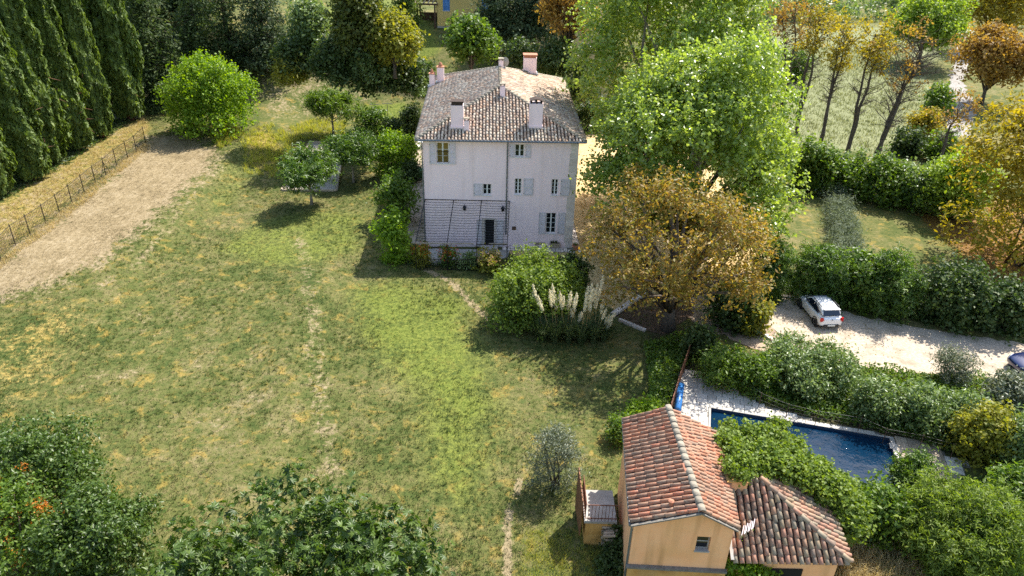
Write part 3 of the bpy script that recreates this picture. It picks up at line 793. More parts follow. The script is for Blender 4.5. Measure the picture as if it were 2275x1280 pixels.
def slab(poly, th_, mb):
    """thin solid under a roof face"""
    P = [np.array(p, float) for p in poly]; n = unit(np.cross(P[1] - P[0], P[2] - P[0]));
    if n[2] < 0: n = -n
    k = len(P)
    mb.add(P + [p - n * th_ for p in P], [tuple(range(k)), tuple(range(2 * k - 1, k - 1, -1))] + [(i, i + k, (i + 1) % k + k, (i + 1) % k) for i in range(k)])

# ------------------------------------------------------------------ pink country house
HX, HY, HYAW = -1.138, 54.37, 0.04167
HW, HD, HE, HR, HO = 11.8, 18.3, 9.05, 2.48, 0.45
hc, hs = math.cos(HYAW), math.sin(HYAW)
def h_local(p):
    dx, dy = p[0] - HX, p[1] - HY
    return np.array([hc * dx + hs * dy, -hs * dx + hc * dy, p[2]])
def h_world(p):
    return np.array([HX + hc * p[0] - hs * p[1], HY + hs * p[0] + hc * p[1], p[2]])
CAMP = np.array([0, 0, CAM_H])
def wall_uv(px, py, v=0.0):
    d = ray(px, py); c = h_local(CAMP); dl = np.array([hc * d[0] + hs * d[1], -hs * d[0] + hc * d[1], d[2]])
    t = (v - c[1]) / dl[1]; q = c + dl * t
    return q[0], q[2]
def roof_z(u, v):
    hw = HW / 2 + HO; e = min(hw - abs(u), v + HO, HD + HO - v)
    return HE + HR * e / hw
def roof_hit(px, py):
    d = ray(px, py); c = h_local(CAMP); dl = unit(np.array([hc * d[0] + hs * d[1], -hs * d[0] + hc * d[1], d[2]]))
    for t in np.arange(40, 110, 0.02):
        q = c + dl * t
        if abs(q[0]) < HW / 2 + HO and -HO < q[1] < HD + HO and q[2] < roof_z(q[0], q[1]): return q
        if q[2] < HE - 1: break
    return None

def holed_wall(u0, u1, z0, z1, holes, depth=0.24, mb=None):
    """vertical wall in the plane y=0 facing -y, with openings that have reveals"""
    mb = mb or MB()
    us = sorted({u0, u1} | {h[0] for h in holes} | {h[1] for h in holes}); zs = sorted({z0, z1} | {h[2] for h in holes} | {h[3] for h in holes})
    for a, b in zip(us, us[1:]):
        for c, d in zip(zs, zs[1:]):
            mu, mz = (a + b) / 2, (c + d) / 2
            if any(h[0] < mu < h[1] and h[2] < mz < h[3] for h in holes): continue
            mb.add([(a, 0, c), (b, 0, c), (b, 0, d), (a, 0, d)], [(0, 1, 2, 3)])
    for a, b, c, d in holes:
        mb.add([(a, 0, c), (b, 0, c), (b, 0, d), (a, 0, d), (a, depth, c), (b, depth, c), (b, depth, d), (a, depth, d)],
               [(1, 0, 4, 5), (2, 1, 5, 6), (3, 2, 6, 7), (0, 3, 7, 4)])
    return mb

PANE = {}
def window(parent, u0, u1, z0, z1, cols, rows, y=0.13, glass='glass', fw=0.06, bar=0.028, mid=True, sill=True, mat='frame'):
    """frame with glazing bars; every pane a piece of its own"""
    mb = MB()
    mb.box(u0, u0 + fw, y, y + 0.06, z0, z1); mb.box(u1 - fw, u1, y, y + 0.06, z0, z1)
    mb.box(u0 + fw, u1 - fw, y, y + 0.06, z0, z0 + fw); mb.box(u0 + fw, u1 - fw, y, y + 0.06, z1 - fw, z1)
    iu0, iu1, iz0, iz1 = u0 + fw, u1 - fw, z0 + fw, z1 - fw
    cu = [iu0 + (iu1 - iu0) * i / cols for i in range(cols + 1)]; cz = [iz0 + (iz1 - iz0) * j / rows for j in range(rows + 1)]
    for i in range(1, cols):
        w = fw * 0.9 if (mid and i * 2 == cols) else bar / 2
        mb.box(cu[i] - w, cu[i] + w, y - 0.008, y + 0.05, iz0, iz1)
    for j in range(1, rows): mb.box(iu0, iu1, y + 0.004, y + 0.046, cz[j] - bar / 2, cz[j] + bar / 2)
    if sill: mb.box(u0 - 0.05, u1 + 0.05, -0.06, y - 0.004, z0 - 0.07, z0 - 0.003)
    w = mb.build('window', MAT[mat], parent)
    for i in range(cols):
        for j in range(rows):
            p = MB().box(cu[i] + 0.002, cu[i + 1] - 0.002, y + 0.02, y + 0.03, cz[j] + 0.002, cz[j + 1] - 0.002)
            p.build('pane', MAT[glass], w)
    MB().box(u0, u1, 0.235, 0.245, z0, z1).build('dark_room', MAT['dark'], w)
    return w

def shutter(parent, u0, u1, z0, z1, y=-0.055, th_=0.035, n=None, mat='shutter', smat='slat'):
    w = u1 - u0; st = min(0.075, w * 0.2); mb = MB()
    mb.box(u0, u0 + st, y, y + th_, z0, z1); mb.box(u1 - st, u1, y, y + th_, z0, z1)
    zm = z0 + (z1 - z0) * 0.47; rails = [(z0, z0 + 0.09), (zm - 0.05, zm + 0.05), (z1 - 0.09, z1)] if z1 - z0 > 1.1 else [(z0, z0 + 0.08), (z1 - 0.08, z1)]
    for a, b in rails: mb.box(u0 + st, u1 - st, y, y + th_, a, b)
    s = mb.build('shutter', MAT[mat], parent)
    for zz in (z0 + 0.2, z1 - 0.2): MB().box(u0 + 0.01, u0 + 0.07, y - 0.012, y - 0.002, zz - 0.02, zz + 0.02).build('hinge', MAT['iron'], s)
    for (a, b), (c, d) in zip(rails, rails[1:]):
        k = max(2, int((c - b) / 0.095)); h = (c - b) / k
        sm = MB().add([(u0 + st, y + 0.002, 0), (u1 - st, y + 0.002, 0), (u1 - st, y + th_ - 0.004, h * 0.62), (u0 + st, y + th_ - 0.004, h * 0.62),
                       (u0 + st, y + 0.012, 0), (u1 - st, y + 0.012, 0), (u1 - st, y + th_, h * 0.52), (u0 + st, y + th_, h * 0.52)],
                      [(0, 1, 2, 3), (7, 6, 5, 4), (0, 4, 5, 1), (3, 2, 6, 7)]).mesh('slat')
        sm.materials.append(MAT[smat])
        for j in range(k):
            o = bpy.data.objects.new('slat', sm); COL.objects.link(o); o.parent = s; o.location = (0, 0, b + h * (j + 0.2))
    return s

def build_house():
    H = thing('country_house', 'large pink rendered house with a hipped clay tile roof and grey louvred shutters', 'house', (HX, HY, 0), HYAW)
    hw = HW / 2
    def rect(x0, y0, x1, y1):
        a = wall_uv(x0, y1); b = wall_uv(x1, y0); return [a[0], b[0], a[1], b[1]]
    W = [ # opening box, cols, rows, glass, shutters (px boxes)
        ((970.5, 317, 996.8, 363), 2, 3, 'curtain', [(954.5, 968.8), (998, 1012.5)]),
        ((1143.8, 321, 1165.5, 348.5), 2, 2, 'glass', [(1131.6, 1143), (1166.4, 1178.8)]),
        ((1142.9, 397, 1159.5, 432), 2, 4, 'glass', [(1162.5, 1183.5)]),
        ((1224.2, 398.5, 1241, 433.5), 2, 4, 'glass', [(1244, 1264.4)]),
        ((1072.7, 409, 1092, 433), 2, 2, 'glass', [(1052.2, 1072)]),
        ((1211.5, 473.5, 1236.5, 518.5), 2, 4, 'glass', [(1195.7, 1210.3), (1238, 1253.6)]),
    ]
    holes = [rect(*w[0]) for w in W]
    door = rect(1076, 488, 1098, 531); door[2] = 0.06
    wall = holed_wall(-hw, hw, 0, HE - 0.02, holes + [door])
    # side and back walls
    wall.add([(-hw, 0, 0), (-hw, HD, 0), (-hw, HD, HE - 0.02), (-hw, 0, HE - 0.02), (hw, 0, 0), (hw, HD, 0), (hw, HD, HE - 0.02), (hw, 0, HE - 0.02)],
             [(1, 0, 3, 2), (4, 5, 6, 7), (5, 1, 2, 6)])
    wall.build('wall', MAT['pink'], H)
    for (b, c, r, g, sh), h in zip(W, holes):
        window(H, h[0] + 0.002, h[1] - 0.002, h[2] + 0.002, h[3] - 0.002, c, r, glass=g)
        for s0, s1 in sh:
            a = wall_uv(s0, b[3])[0]; d = wall_uv(s1, b[3])[0]
            shutter(H, a, d, h[2] - 0.06, h[3] + 0.05)
    # railing of the tall top window
    h = holes[0]; m = MB(); zt = h[2] + 0.95
    m.bar((h[0], 0.05, zt), (h[1], 0.05, zt), 0.03); m.bar((h[0], 0.05, h[2] + 0.1), (h[1], 0.05, h[2] + 0.1), 0.025)
    for i in range(1, 9):
        u = h[0] + (h[1] - h[0]) * i / 9; m.bar((u, 0.05, h[2] + 0.1), (u, 0.05, zt), 0.018)
    m.build('window_railing', MAT['iron'], H)
    # door: stone surround, dark opening, glazed leaf, two shutters folded back
    d = door; m = MB()
    m.box(d[0] - 0.18, d[0] - 0.004, -0.03, 0.10, 0.03, d[3] + 0.1); m.box(d[1] + 0.004, d[1] + 0.16, -0.03, 0.10, 0.03, d[3] + 0.1)
    m.box(d[0] - 0.004, d[1] + 0.004, -0.03, 0.10, d[3] + 0.004, d[3] + 0.14); m.box(d[0] - 0.3, d[1] + 0.3, -0.5, -0.032, 0.035, 0.12)
    m.build('door_surround', MAT['stone'], H)
    dm = MB().box(d[0], d[1], 0.225, 0.238, 0.06, d[3]).build('door', MAT['dark'], H)  # near-black sheet: the unlit inside of the doorway put into its colour
    MB().box(d[0] + 0.02, d[0] + 0.06, 0.15, 0.2, 0.08, d[3] - 0.02).build('door_frame', MAT['frame'], dm)
    MB().box(d[0] + 0.4, d[0] + 0.45, 0.16, 0.2, 1.0, 1.1).build('handle', MAT['zinc'], dm)
    shutter(H, d[0] - 0.62, d[0] - 0.2, 0.1, d[3] + 0.02, y=-0.075); shutter(H, d[1] + 0.19, d[1] + 0.75, 0.1, d[3] + 0.02, y=-0.075)
    # gutter, pipes
    g = MB(); o = HO + 0.05
    for a, b in (((-hw - o, -o), (hw + o, -o)), ((hw + o, -o), (hw + o, HD + o)), ((-hw - o, HD + o), (-hw - o, -o))):
        g.tube([(a[0], a[1], HE - 0.02), (b[0], b[1], HE - 0.02)], 0.075, 6)
    g.build('gutter', MAT['zinc'], H)
    e = MB(); e.box(-hw - HO + 0.04, hw + HO - 0.04, -HO + 0.04, -0.003, HE - 0.10, HE - 0.05)
    e.box(hw + 0.003, hw + HO - 0.04, -0.003, HD, HE - 0.10, HE - 0.05); e.box(-hw - HO + 0.04, -hw - 0.003, -0.003, HD, HE - 0.10, HE - 0.05)
    e.box(-hw, hw, -0.05, -0.004, HE - 0.22, HE - 0.103)
    e.build('eave_board', MAT['frame'], H)
    u = wall_uv(1127.6, 330)[0]; zb = wall_uv(1125.5, 520)[1]
    p = MB(); p.tube([(u, -o, HE - 0.05), (u, -0.08, HE - 0.35), (u, -0.08, zb)], 0.055, 7)
    for zz in (2.4, 4.4, 6.4, 8.2): p.lathe((u, -0.08, zz), [(0.07, 0), (0.07, 0.05)], 7)
    p.build('drainpipe', MAT['zinc'], H)
    p = MB(); p.tube([(-hw - 0.06, -o, HE - 0.05), (-hw - 0.06, -0.06, HE - 0.35), (-hw - 0.06, -0.06, 0.1)], 0.05, 7); p.build('drainpipe', MAT['zinc'], H)
    # pale corner stones on the right corner
    rq = np.random.default_rng(3); z = 0.03; k = 0
    while z < HE - 0.3:
        hgt = min(rq.uniform(0.42, 0.6), HE - 0.24 - z); wq = 0.62 + rq.normal() * 0.02 + (0.04 if k % 2 else 0)
        MB().box(hw - wq, hw + 0.018 + rq.uniform(0, .006), -0.018 - rq.uniform(0, .008), 0.5, z, z + hgt - 0.014).build('corner_stone', MAT['stone'], H)
        z += hgt; k += 1
    # two wall lanterns and a meter box
    for px, py in ((1032, 463), (1117, 465)):
        u, z = wall_uv(px, py, -0.15); m = MB()
        m.lathe((u, -0.16, z - 0.2), [(0.03, 0), (0.09, 0.05), (0.13, 0.30), (0.15, 0.31), (0.05, 0.42), (0.02, 0.46)], 6); m.bar((u, -0.16, z + 0.24), (u, 0, z + 0.24), 0.03); m.bar((u, -0.02, z + 0.05), (u, -0.02, z + 0.27), 0.05, 0.03)
        m.build('wall_lantern', MAT['iron'], H)
    u, z = wall_uv(1142, 507); m = MB(); m.box(u - 0.16, u + 0.16, -0.03, -0.002, z - 0.15, z + 0.15); m.box(u - 0.12, u + 0.02, -0.04, -0.031, z - 0.06, z + 0.1)
    m.build('meter_box', MAT['darkwood'], H)
    # roof
    a = hw + HO; z0 = HE; z1 = HE + HR; yb = HD + HO
    c = [(-a, -HO, z0), (a, -HO, z0), (a, yb, z0), (-a, yb, z0)]; rf = (0, -HO + a, z1); rb = (0, yb - a, z1)
    faces = {'front': [c[0], c[1], rf], 'right': [c[1], c[2], rb, rf], 'back': [c[2], c[3], rb], 'left': [c[3], c[0], rf, rb]}
    m = MB()
    for f in faces.values(): slab(f, 0.05, m)
    roof = m.build('roof', MAT['deck'], H)
    rr = np.random.default_rng(5); te = tile_mesh('roof_tile', 0.19, 0.155, 0.42, 0.095); mats = []
    for kf, f in faces.items():
        ms = face_tiles(f, 0.262, 0.335, rr, -0.09)
        mats += [(0 if kf == 'front' else 1, q) for q in ms]
    mats.sort(key=lambda q: (q[0], q[1].translation[1]))
    place_tiles([q for _, q in mats], te, MAT['tile_old_o'], MAT['tile_old_i'], roof)
    rt = tile_mesh('ridge_tile', 0.30, 0.25, 0.44, 0.13); rt.materials.append(MAT['ridge'])
    for p, q in ((c[0], rf), (c[1], rf), (c[2], rb), (c[3], rb), (rf, rb)): ridge_tiles(p, q, rt, None, roof, 0.36, rr)
    # chimneys: base px, top py, width, depth, kind
    for bx, by, ty, w, dp, kind in ((1016, 287, 226, 0.95, 0.75, 'band'), (1036.5, 292, 263, 0.38, 0.38, 'small'), (1190, 286, 222, 1.0, 0.75, 'arch'), (1116.5, 217, 186, 0.40, 0.40, 'small'),
                                    (960, 193, 160, 0.48, 0.48, 'pot'), (979, 184, 143, 0.62, 0.5, 'pot'), (1113, 152, 130, 0.42, 0.42, 'small'), (1177, 165, 122, 1.18, 0.8, 'cap')):
        q = roof_hit(bx, by)
        if q is None: q = np.array([wall_uv(bx, by, 15.5)[0], 15.5, 0])
        q[2] = roof_z(q[0], q[1]); wq = h_world(q); zt = z_for_y(wq[0], wq[1], ty)
        u, v = q[0], q[1] + dp / 2; zb = q[2] - 0.35; x0, x1, y0, y1 = u - w / 2, u + w / 2, v - dp / 2, v + dp / 2
        capz = zt - (0.30 if w > 0.6 else 0.22)
        m = MB().box(x0, x1, y0, y1, zb, capz)
        if w > 0.7: m.box(x0 - 0.04, x1 + 0.04, y0 - 0.04, y1 + 0.04, q[2] - 0.2, q[2] + 0.22)
        ch = m.build('chimney', MAT['pink'] if kind in ('pot', 'cap') else MAT['greybase' if kind == 'x' else 'pink'], H)
        m = MB(); m.box(x0 - 0.16, x1 + 0.16, y0 - 0.14, y1 + 0.1, q[2] - 0.06, q[2] + 0.05); m.build('flashing', MAT['zinc'], ch)
        m = MB()
        if kind == 'band':
            m.box(x0 + 0.04, x1 - 0.04, y0 + 0.04, y1 - 0.04, capz, zt - 0.06); m.box(x0 - 0.02, x1 + 0.02, y0 - 0.02, y1 + 0.02, zt - 0.06, zt); mm = 'deck'
        elif kind == 'arch':
            for x in (x0 + 0.05, (x0 + x1) / 2 - 0.06, x1 - 0.17): m.box(x, x + 0.12, y0, y1, capz, capz + 0.16)
            pts = [(x0 + (x1 - x0) * i / 6, 0, capz + 0.16 + 0.14 * math.sin(math.pi * i / 6)) for i in range(7)]
            m.loft([[(p[0], y0 - 0.03, p[2]), (p[0], y1 + 0.03, p[2]), (p[0], y1 + 0.03, p[2] + 0.05), (p[0], y0 - 0.03, p[2] + 0.05)] for p in pts]); mm = 'deck'
        elif kind == 'cap':
            m.box(x0 + 0.05, x1 - 0.05, y0 + 0.05, y1 - 0.05, capz, zt - 0.08); m.box(x0 - 0.06, x1 + 0.06, y0 - 0.06, y1 + 0.06, zt - 0.08, zt); mm = 'terracotta'
        elif kind == 'pot':
            m.box(x0 - 0.04, x1 + 0.04, y0 - 0.04, y1 + 0.04, capz, capz + 0.07); m.lathe((u, v, capz + 0.07), [(w * 0.32, 0), (w * 0.26, 0.2), (w * 0.12, 0.36)], 8); mm = 'terracotta'
        else:
            for sx in (-1, 1):
                for sy in (-1, 1): m.box(u + sx * w * 0.36 - 0.05, u + sx * w * 0.36 + 0.05, v + sy * w * 0.36 - 0.05, v + sy * w * 0.36 + 0.05, capz, zt - 0.06)
            m.box(x0 - 0.03, x1 + 0.03, y0 - 0.03, y1 + 0.03, zt - 0.06, zt); mm = 'ridge'
        m.build('chimney_cap', MAT[mm], ch)
    # satellite dish on the back ridge
    q = np.array([0.45, HD + HO - a + 0.3, HE + HR]); m = MB()
    m.tube([q + np.array([0, 0, -0.2]), q + np.array([0, 0, 0.35])], 0.03, 6)
    rings = [[(q[0] + 0.06 + r * 0.8 * math.cos(t), q[1] - 0.25 * (1 - r / 0.42) * 0.4 + 0.02, q[2] + 0.45 + r * math.sin(t)) for t in np.linspace(0, 2 * math.pi, 12, endpoint=False)] for r in (0.05, 0.25, 0.42)]
    m.loft(rings); m.build('satellite_dish', MAT['greybase'], H)
    return H
HOUSE = build_house()

# paving stones along the front of the house
def stone_strip():
    base = sheet('stone_pavement', None, 0.03, MAT['mortar'], 0.0, 0.6, 8, ground=[h_world((0.2, 0.0, 0))[:2], h_world((0.2, -0.62, 0))[:2], h_world((6.6, -0.95, 0))[:2], h_world((6.6, 5.5, 0))[:2], h_world((5.93, 5.5, 0))[:2], h_world((5.93, -0.02, 0))[:2]])
    r = np.random.default_rng(8)
    def st(u0, u1, v0, v1):
        g = 0.02; z = 0.045 + r.uniform(0, 0.02)
        pts = [h_world((u0 + g, v0 + g, 0)), h_world((u1 - g, v0 + g + r.normal() * 0.015, 0)), h_world((u1 - g, v1 - g, 0)), h_world((u0 + g, v1 - g + r.normal() * 0.015, 0))]
        V = [(p[0], p[1], 0.01) for p in pts] + [(p[0], p[1], z) for p in pts]
        MB().add(V, [(4, 5, 6, 7), (0, 1, 5, 4), (1, 2, 6, 5), (2, 3, 7, 6), (3, 0, 4, 7)]).build('paving_stone', MAT['stone'], base)
    u = 0.25
    while u < 6.5:
        w = min(r.uniform(0.28, 0.5), 6.58 - u); d = 0.62 + 0.33 * (u - 0.2) / 6.4
        if u + w < 5.9: st(u, u + w, -d / 2 + r.normal() * 0.02, -0.02)
        st(u, u + w, -d, -d / 2 + 0.0)
        u += w
    v = 0.0
    while v < 5.4:
        w = r.uniform(0.35, 0.6); st(5.94, 6.58, v, min(v + w, 5.48)); v += w
stone_strip()

# ------------------------------------------------------------------ pergola, railing, pots in front of the house
def build_pergola():
    zf = 2.2; vf = None
    P = thing('pergola', 'black wrought iron pergola strung with wires against the pink facade', 'pergola', (HX, HY, 0), HYAW)
    tops = [(944.5, 443), (1008, 444), (1070, 445), (1132, 447)]
    bots = [(923, 541), (993, 541), (1059, 543), (1127, 545)]
    T = []; B = []
    for (a, b), (c, d) in zip(tops, bots):
        u, z = wall_uv(a, b, -0.03); T.append(np.array([u, -0.03, z])); g = h_local(GZ(c, d, zf)); B.append(np.array([g[0], g[1], zf]))
    vb = np.mean([b[1] for b in B])
    for b in B: b[1] = vb
    for t, b in zip(T, B):
        MB().bar(t, b, 0.055).build('rafter', MAT['iron'], P)
    MB().bar(T[0], T[-1], 0.05).build('wall_rail', MAT['iron'], P)
    MB().bar(B[0] + np.array([-0.15, 0, 0.05]), B[2] + np.array([-0.2, 0, 0.05]), 0.09, 0.06).build('front_beam', MAT['barkpale'], P)
    MB().bar(B[2], B[3], 0.05).build('front_beam', MAT['iron'], P)
    MB().bar(B[2] + np.array([0.9, 0, 0.06]), B[3] + np.array([0.0, 0, 0.06]), 0.08, 0.05).build('front_beam', MAT['barkpale'], P)
    for b in B:
        m = MB(); m.bar(b, (b[0], b[1], 0.0), 0.06)
        for s in (-1, 1): m.tube([(b[0] + s * 0.35, b[1], b[2] - 0.03), (b[0] + s * 0.12, b[1], b[2] - 0.12), (b[0], b[1], b[2] - 0.4)], 0.018, 4)
        m.build('post', MAT['iron'], P)
    for i in range(1, 17):
        f = i / 17.0
        a = T[0] + (B[0] - T[0]) * f; c = T[-1] + (B[-1] - T[-1]) * f
        pts = []
        for j in range(10):
            g = j / 9.0; p = a + (c - a) * g; pts.append(p + np.array([0, 0, -0.05 * math.sin(math.pi * ((g * 3) % 1.0))]))
        MB().tube(pts, 0.016, 4).build('wire', MAT['iron'], P)
    return B
PB = build_pergola()
def build_railing():
    R = thing('iron_railing', 'low black iron railing along the terrace edge under the pergola', 'railing', (HX, HY, 0), HYAW)
    v = PB[0][1] - 0.1; u0 = PB[0][0] + 0.2; u1 = PB[3][0] - 1.0
    for z in (0.12, 0.95): MB().bar((u0, v, z), (u1, v, z), 0.035).build('rail', MAT['iron'], R)
    n = int((u1 - u0) / 0.15)
    me = MB().bar((0, 0, 0.0), (0, 0, 0.98), 0.02).mesh('baluster'); me.materials.append(MAT['iron'])
    for i in range(n + 1):
        o = bpy.data.objects.new('baluster', me); COL.objects.link(o); o.parent = R; o.location = (u0 + (u1 - u0) * i / n, v, 0)
build_railing()
def planter(px, py, lab, seed, grp=None):
    p = G(px, py); t = thing('planter_box', lab, 'planter', (p[0], p[1], 0.06), HYAW + 0.02)
    m = MB(); m.loft([[(-0.36, -0.16, 0), (0.36, -0.16, 0), (0.36, 0.16, 0), (-0.36, 0.16, 0)], [(-0.42, -0.2, 0.36), (0.42, -0.2, 0.36), (0.42, 0.2, 0.36), (-0.42, 0.2, 0.36)]])
    m.box(-0.45, 0.45, -0.23, 0.23, 0.361, 0.41); m.build('trough', MAT['wood'], t)
    MB().box(-0.38, 0.38, -0.17, 0.17, 0.40, 0.425).build('soil', MAT['bedsoil'], t)
    r = np.random.default_rng(seed); Pb = np.stack([r.uniform(-.33, .33, 14), r.uniform(-.12, .12, 14), np.full(14, .42)], 1)
    V, F = blades_arrays(Pb, 0.35 if seed == 1 else 0.25, r, 5, 0.03, 0.03, 0.8); leafobj('stems', V, F, LM['dark'], t)
planter(1198, 548, 'stone planter box with a tall twig, left of its twin below the ground floor window', 1)
planter(1232, 551, 'stone planter box with low stems, right of its twin below the ground floor window', 2)
p = G(1278, 557); t = thing('flower_pot', 'small terracotta flower pot at the front right corner of the pink house', 'flower pot', (p[0], p[1], 0.06))
MB().lathe((0, 0, 0), [(0.17, 0), (0.25, 0.36), (0.29, 0.36), (0.29, 0.46), (0.24, 0.46), (0.22, 0.42)], 12).build('pot', MAT['terracotta'], t)
V, F = blades_arrays(np.zeros((5, 3)) + [0, 0, .4], 0.28, np.random.default_rng(3), 5, 0.06, 0.04, 0.9); leafobj('stems', V, F, LM['mid'], t)

def build_chair(px, py, rz, lab):
    p = G(px, py); t = thing('garden_chair', lab, 'chair', p, rz); m = MB()
    m.box(-0.24, 0.24, -0.22, 0.24, 0.42, 0.45); m.build('seat', MAT['whiteplastic'], t)
    m = MB(); m.loft([[(-0.25, 0.22, 0.45), (0.25, 0.22, 0.45), (0.25, 0.26, 0.45), (-0.25, 0.26, 0.45)], [(-0.23, 0.36, 0.95), (0.23, 0.36, 0.95), (0.23, 0.39, 0.95), (-0.23, 0.39, 0.95)]]); m.build('backrest', MAT['whiteplastic'], t)
    for s in (-1, 1):
        MB().bar((s * 0.26, -0.22, 0.66), (s * 0.26, 0.28, 0.68), 0.05, 0.03).build('armrest', MAT['whiteplastic'], t)
        for y in (-0.22, 0.24): MB().bar((s * 0.27, y * 1.1, 0), (s * 0.25, y, 0.66 if y < 0 else 0.45), 0.045).build('leg', MAT['whiteplastic'], t)
build_chair(928, 333, 2.2, 'white plastic garden armchair standing left of the pink house beside the small table')
p = G(938, 328); t = thing('garden_table', 'small round white garden table beside the plastic armchair', 'table', p)
MB().lathe((0, 0, 0.70), [(0.46, 0), (0.48, 0.015), (0.46, 0.03)], 16).build('tabletop', MAT['whiteplastic'], t)
for a in range(4): MB().bar((0.34 * math.cos(a * 1.57), 0.34 * math.sin(a * 1.57), 0), (0.25 * math.cos(a * 1.57), 0.25 * math.sin(a * 1.57), 0.7), 0.04).build('leg', MAT['whiteplastic'], t)
p = G(934, 392); t = thing('storage_box', 'green storage box against the left wall of the pink house', 'box', (p[0], p[1], 0), HYAW)
MB().box(-0.3, 0.3, -0.55, 0.55, 0, 0.62).build('bin', MAT['greenbox'], t); MB().box(-0.33, 0.33, -0.58, 0.58, 0.622, 0.70).build('lid', MAT['greenbox'], t)

# ------------------------------------------------------------------ ochre cottage with red tile gable roof
CE, CR = 4.6, 5.5
LF, LB = GZ(1402, 1166, CE), GZ(1385, 930, CE); RF, RB = GZ(1640, 1178, CE), GZ(1592, 960, CE); TF, TB = GZ(1560, 1139, CR), GZ(1485, 905, CR)
def bil(a, b, c, d, s, t):   # a,b eave (front, back), d,c ridge (front, back)
    return (a * (1 - s) + b * s) * (1 - t) + (d * (1 - s) + c * s) * t

def lane_tiles(a, b, c, d, ns, nt, rng):
    out = []
    for i in range(ns):
        s = (i + 0.5) / ns; e0 = bil(a, b, c, d, s, 0.0); e1 = bil(a, b, c, d, s, 1.0); L = np.linalg.norm(e1 - e0); up = (e1 - e0) / L
        ed = unit(bil(a, b, c, d, min(1, s + .05), .5) - bil(a, b, c, d, max(0, s - .05), .5))
        if np.cross(ed, up)[2] < 0: ed = -ed
        ph = rng.normal() * 0.05
        for j in range(nt):
            t = -0.05 + j * (L + 0.0) / nt + ph * (j > 0) + rng.normal() * 0.012
            o = e0 + up * t + ed * rng.normal() * 0.008 + np.array([0, 0, 0.02 + rng.normal() * 0.005]); an = rng.normal() * 0.03
            m = frame_mat(o, ed * math.cos(an) + up * math.sin(an), up) @ Matrix.Diagonal((1 + rng.normal() * 0.04, (L / nt + 0.09) / 0.42, 1, 1)); out.append(m)
    return out

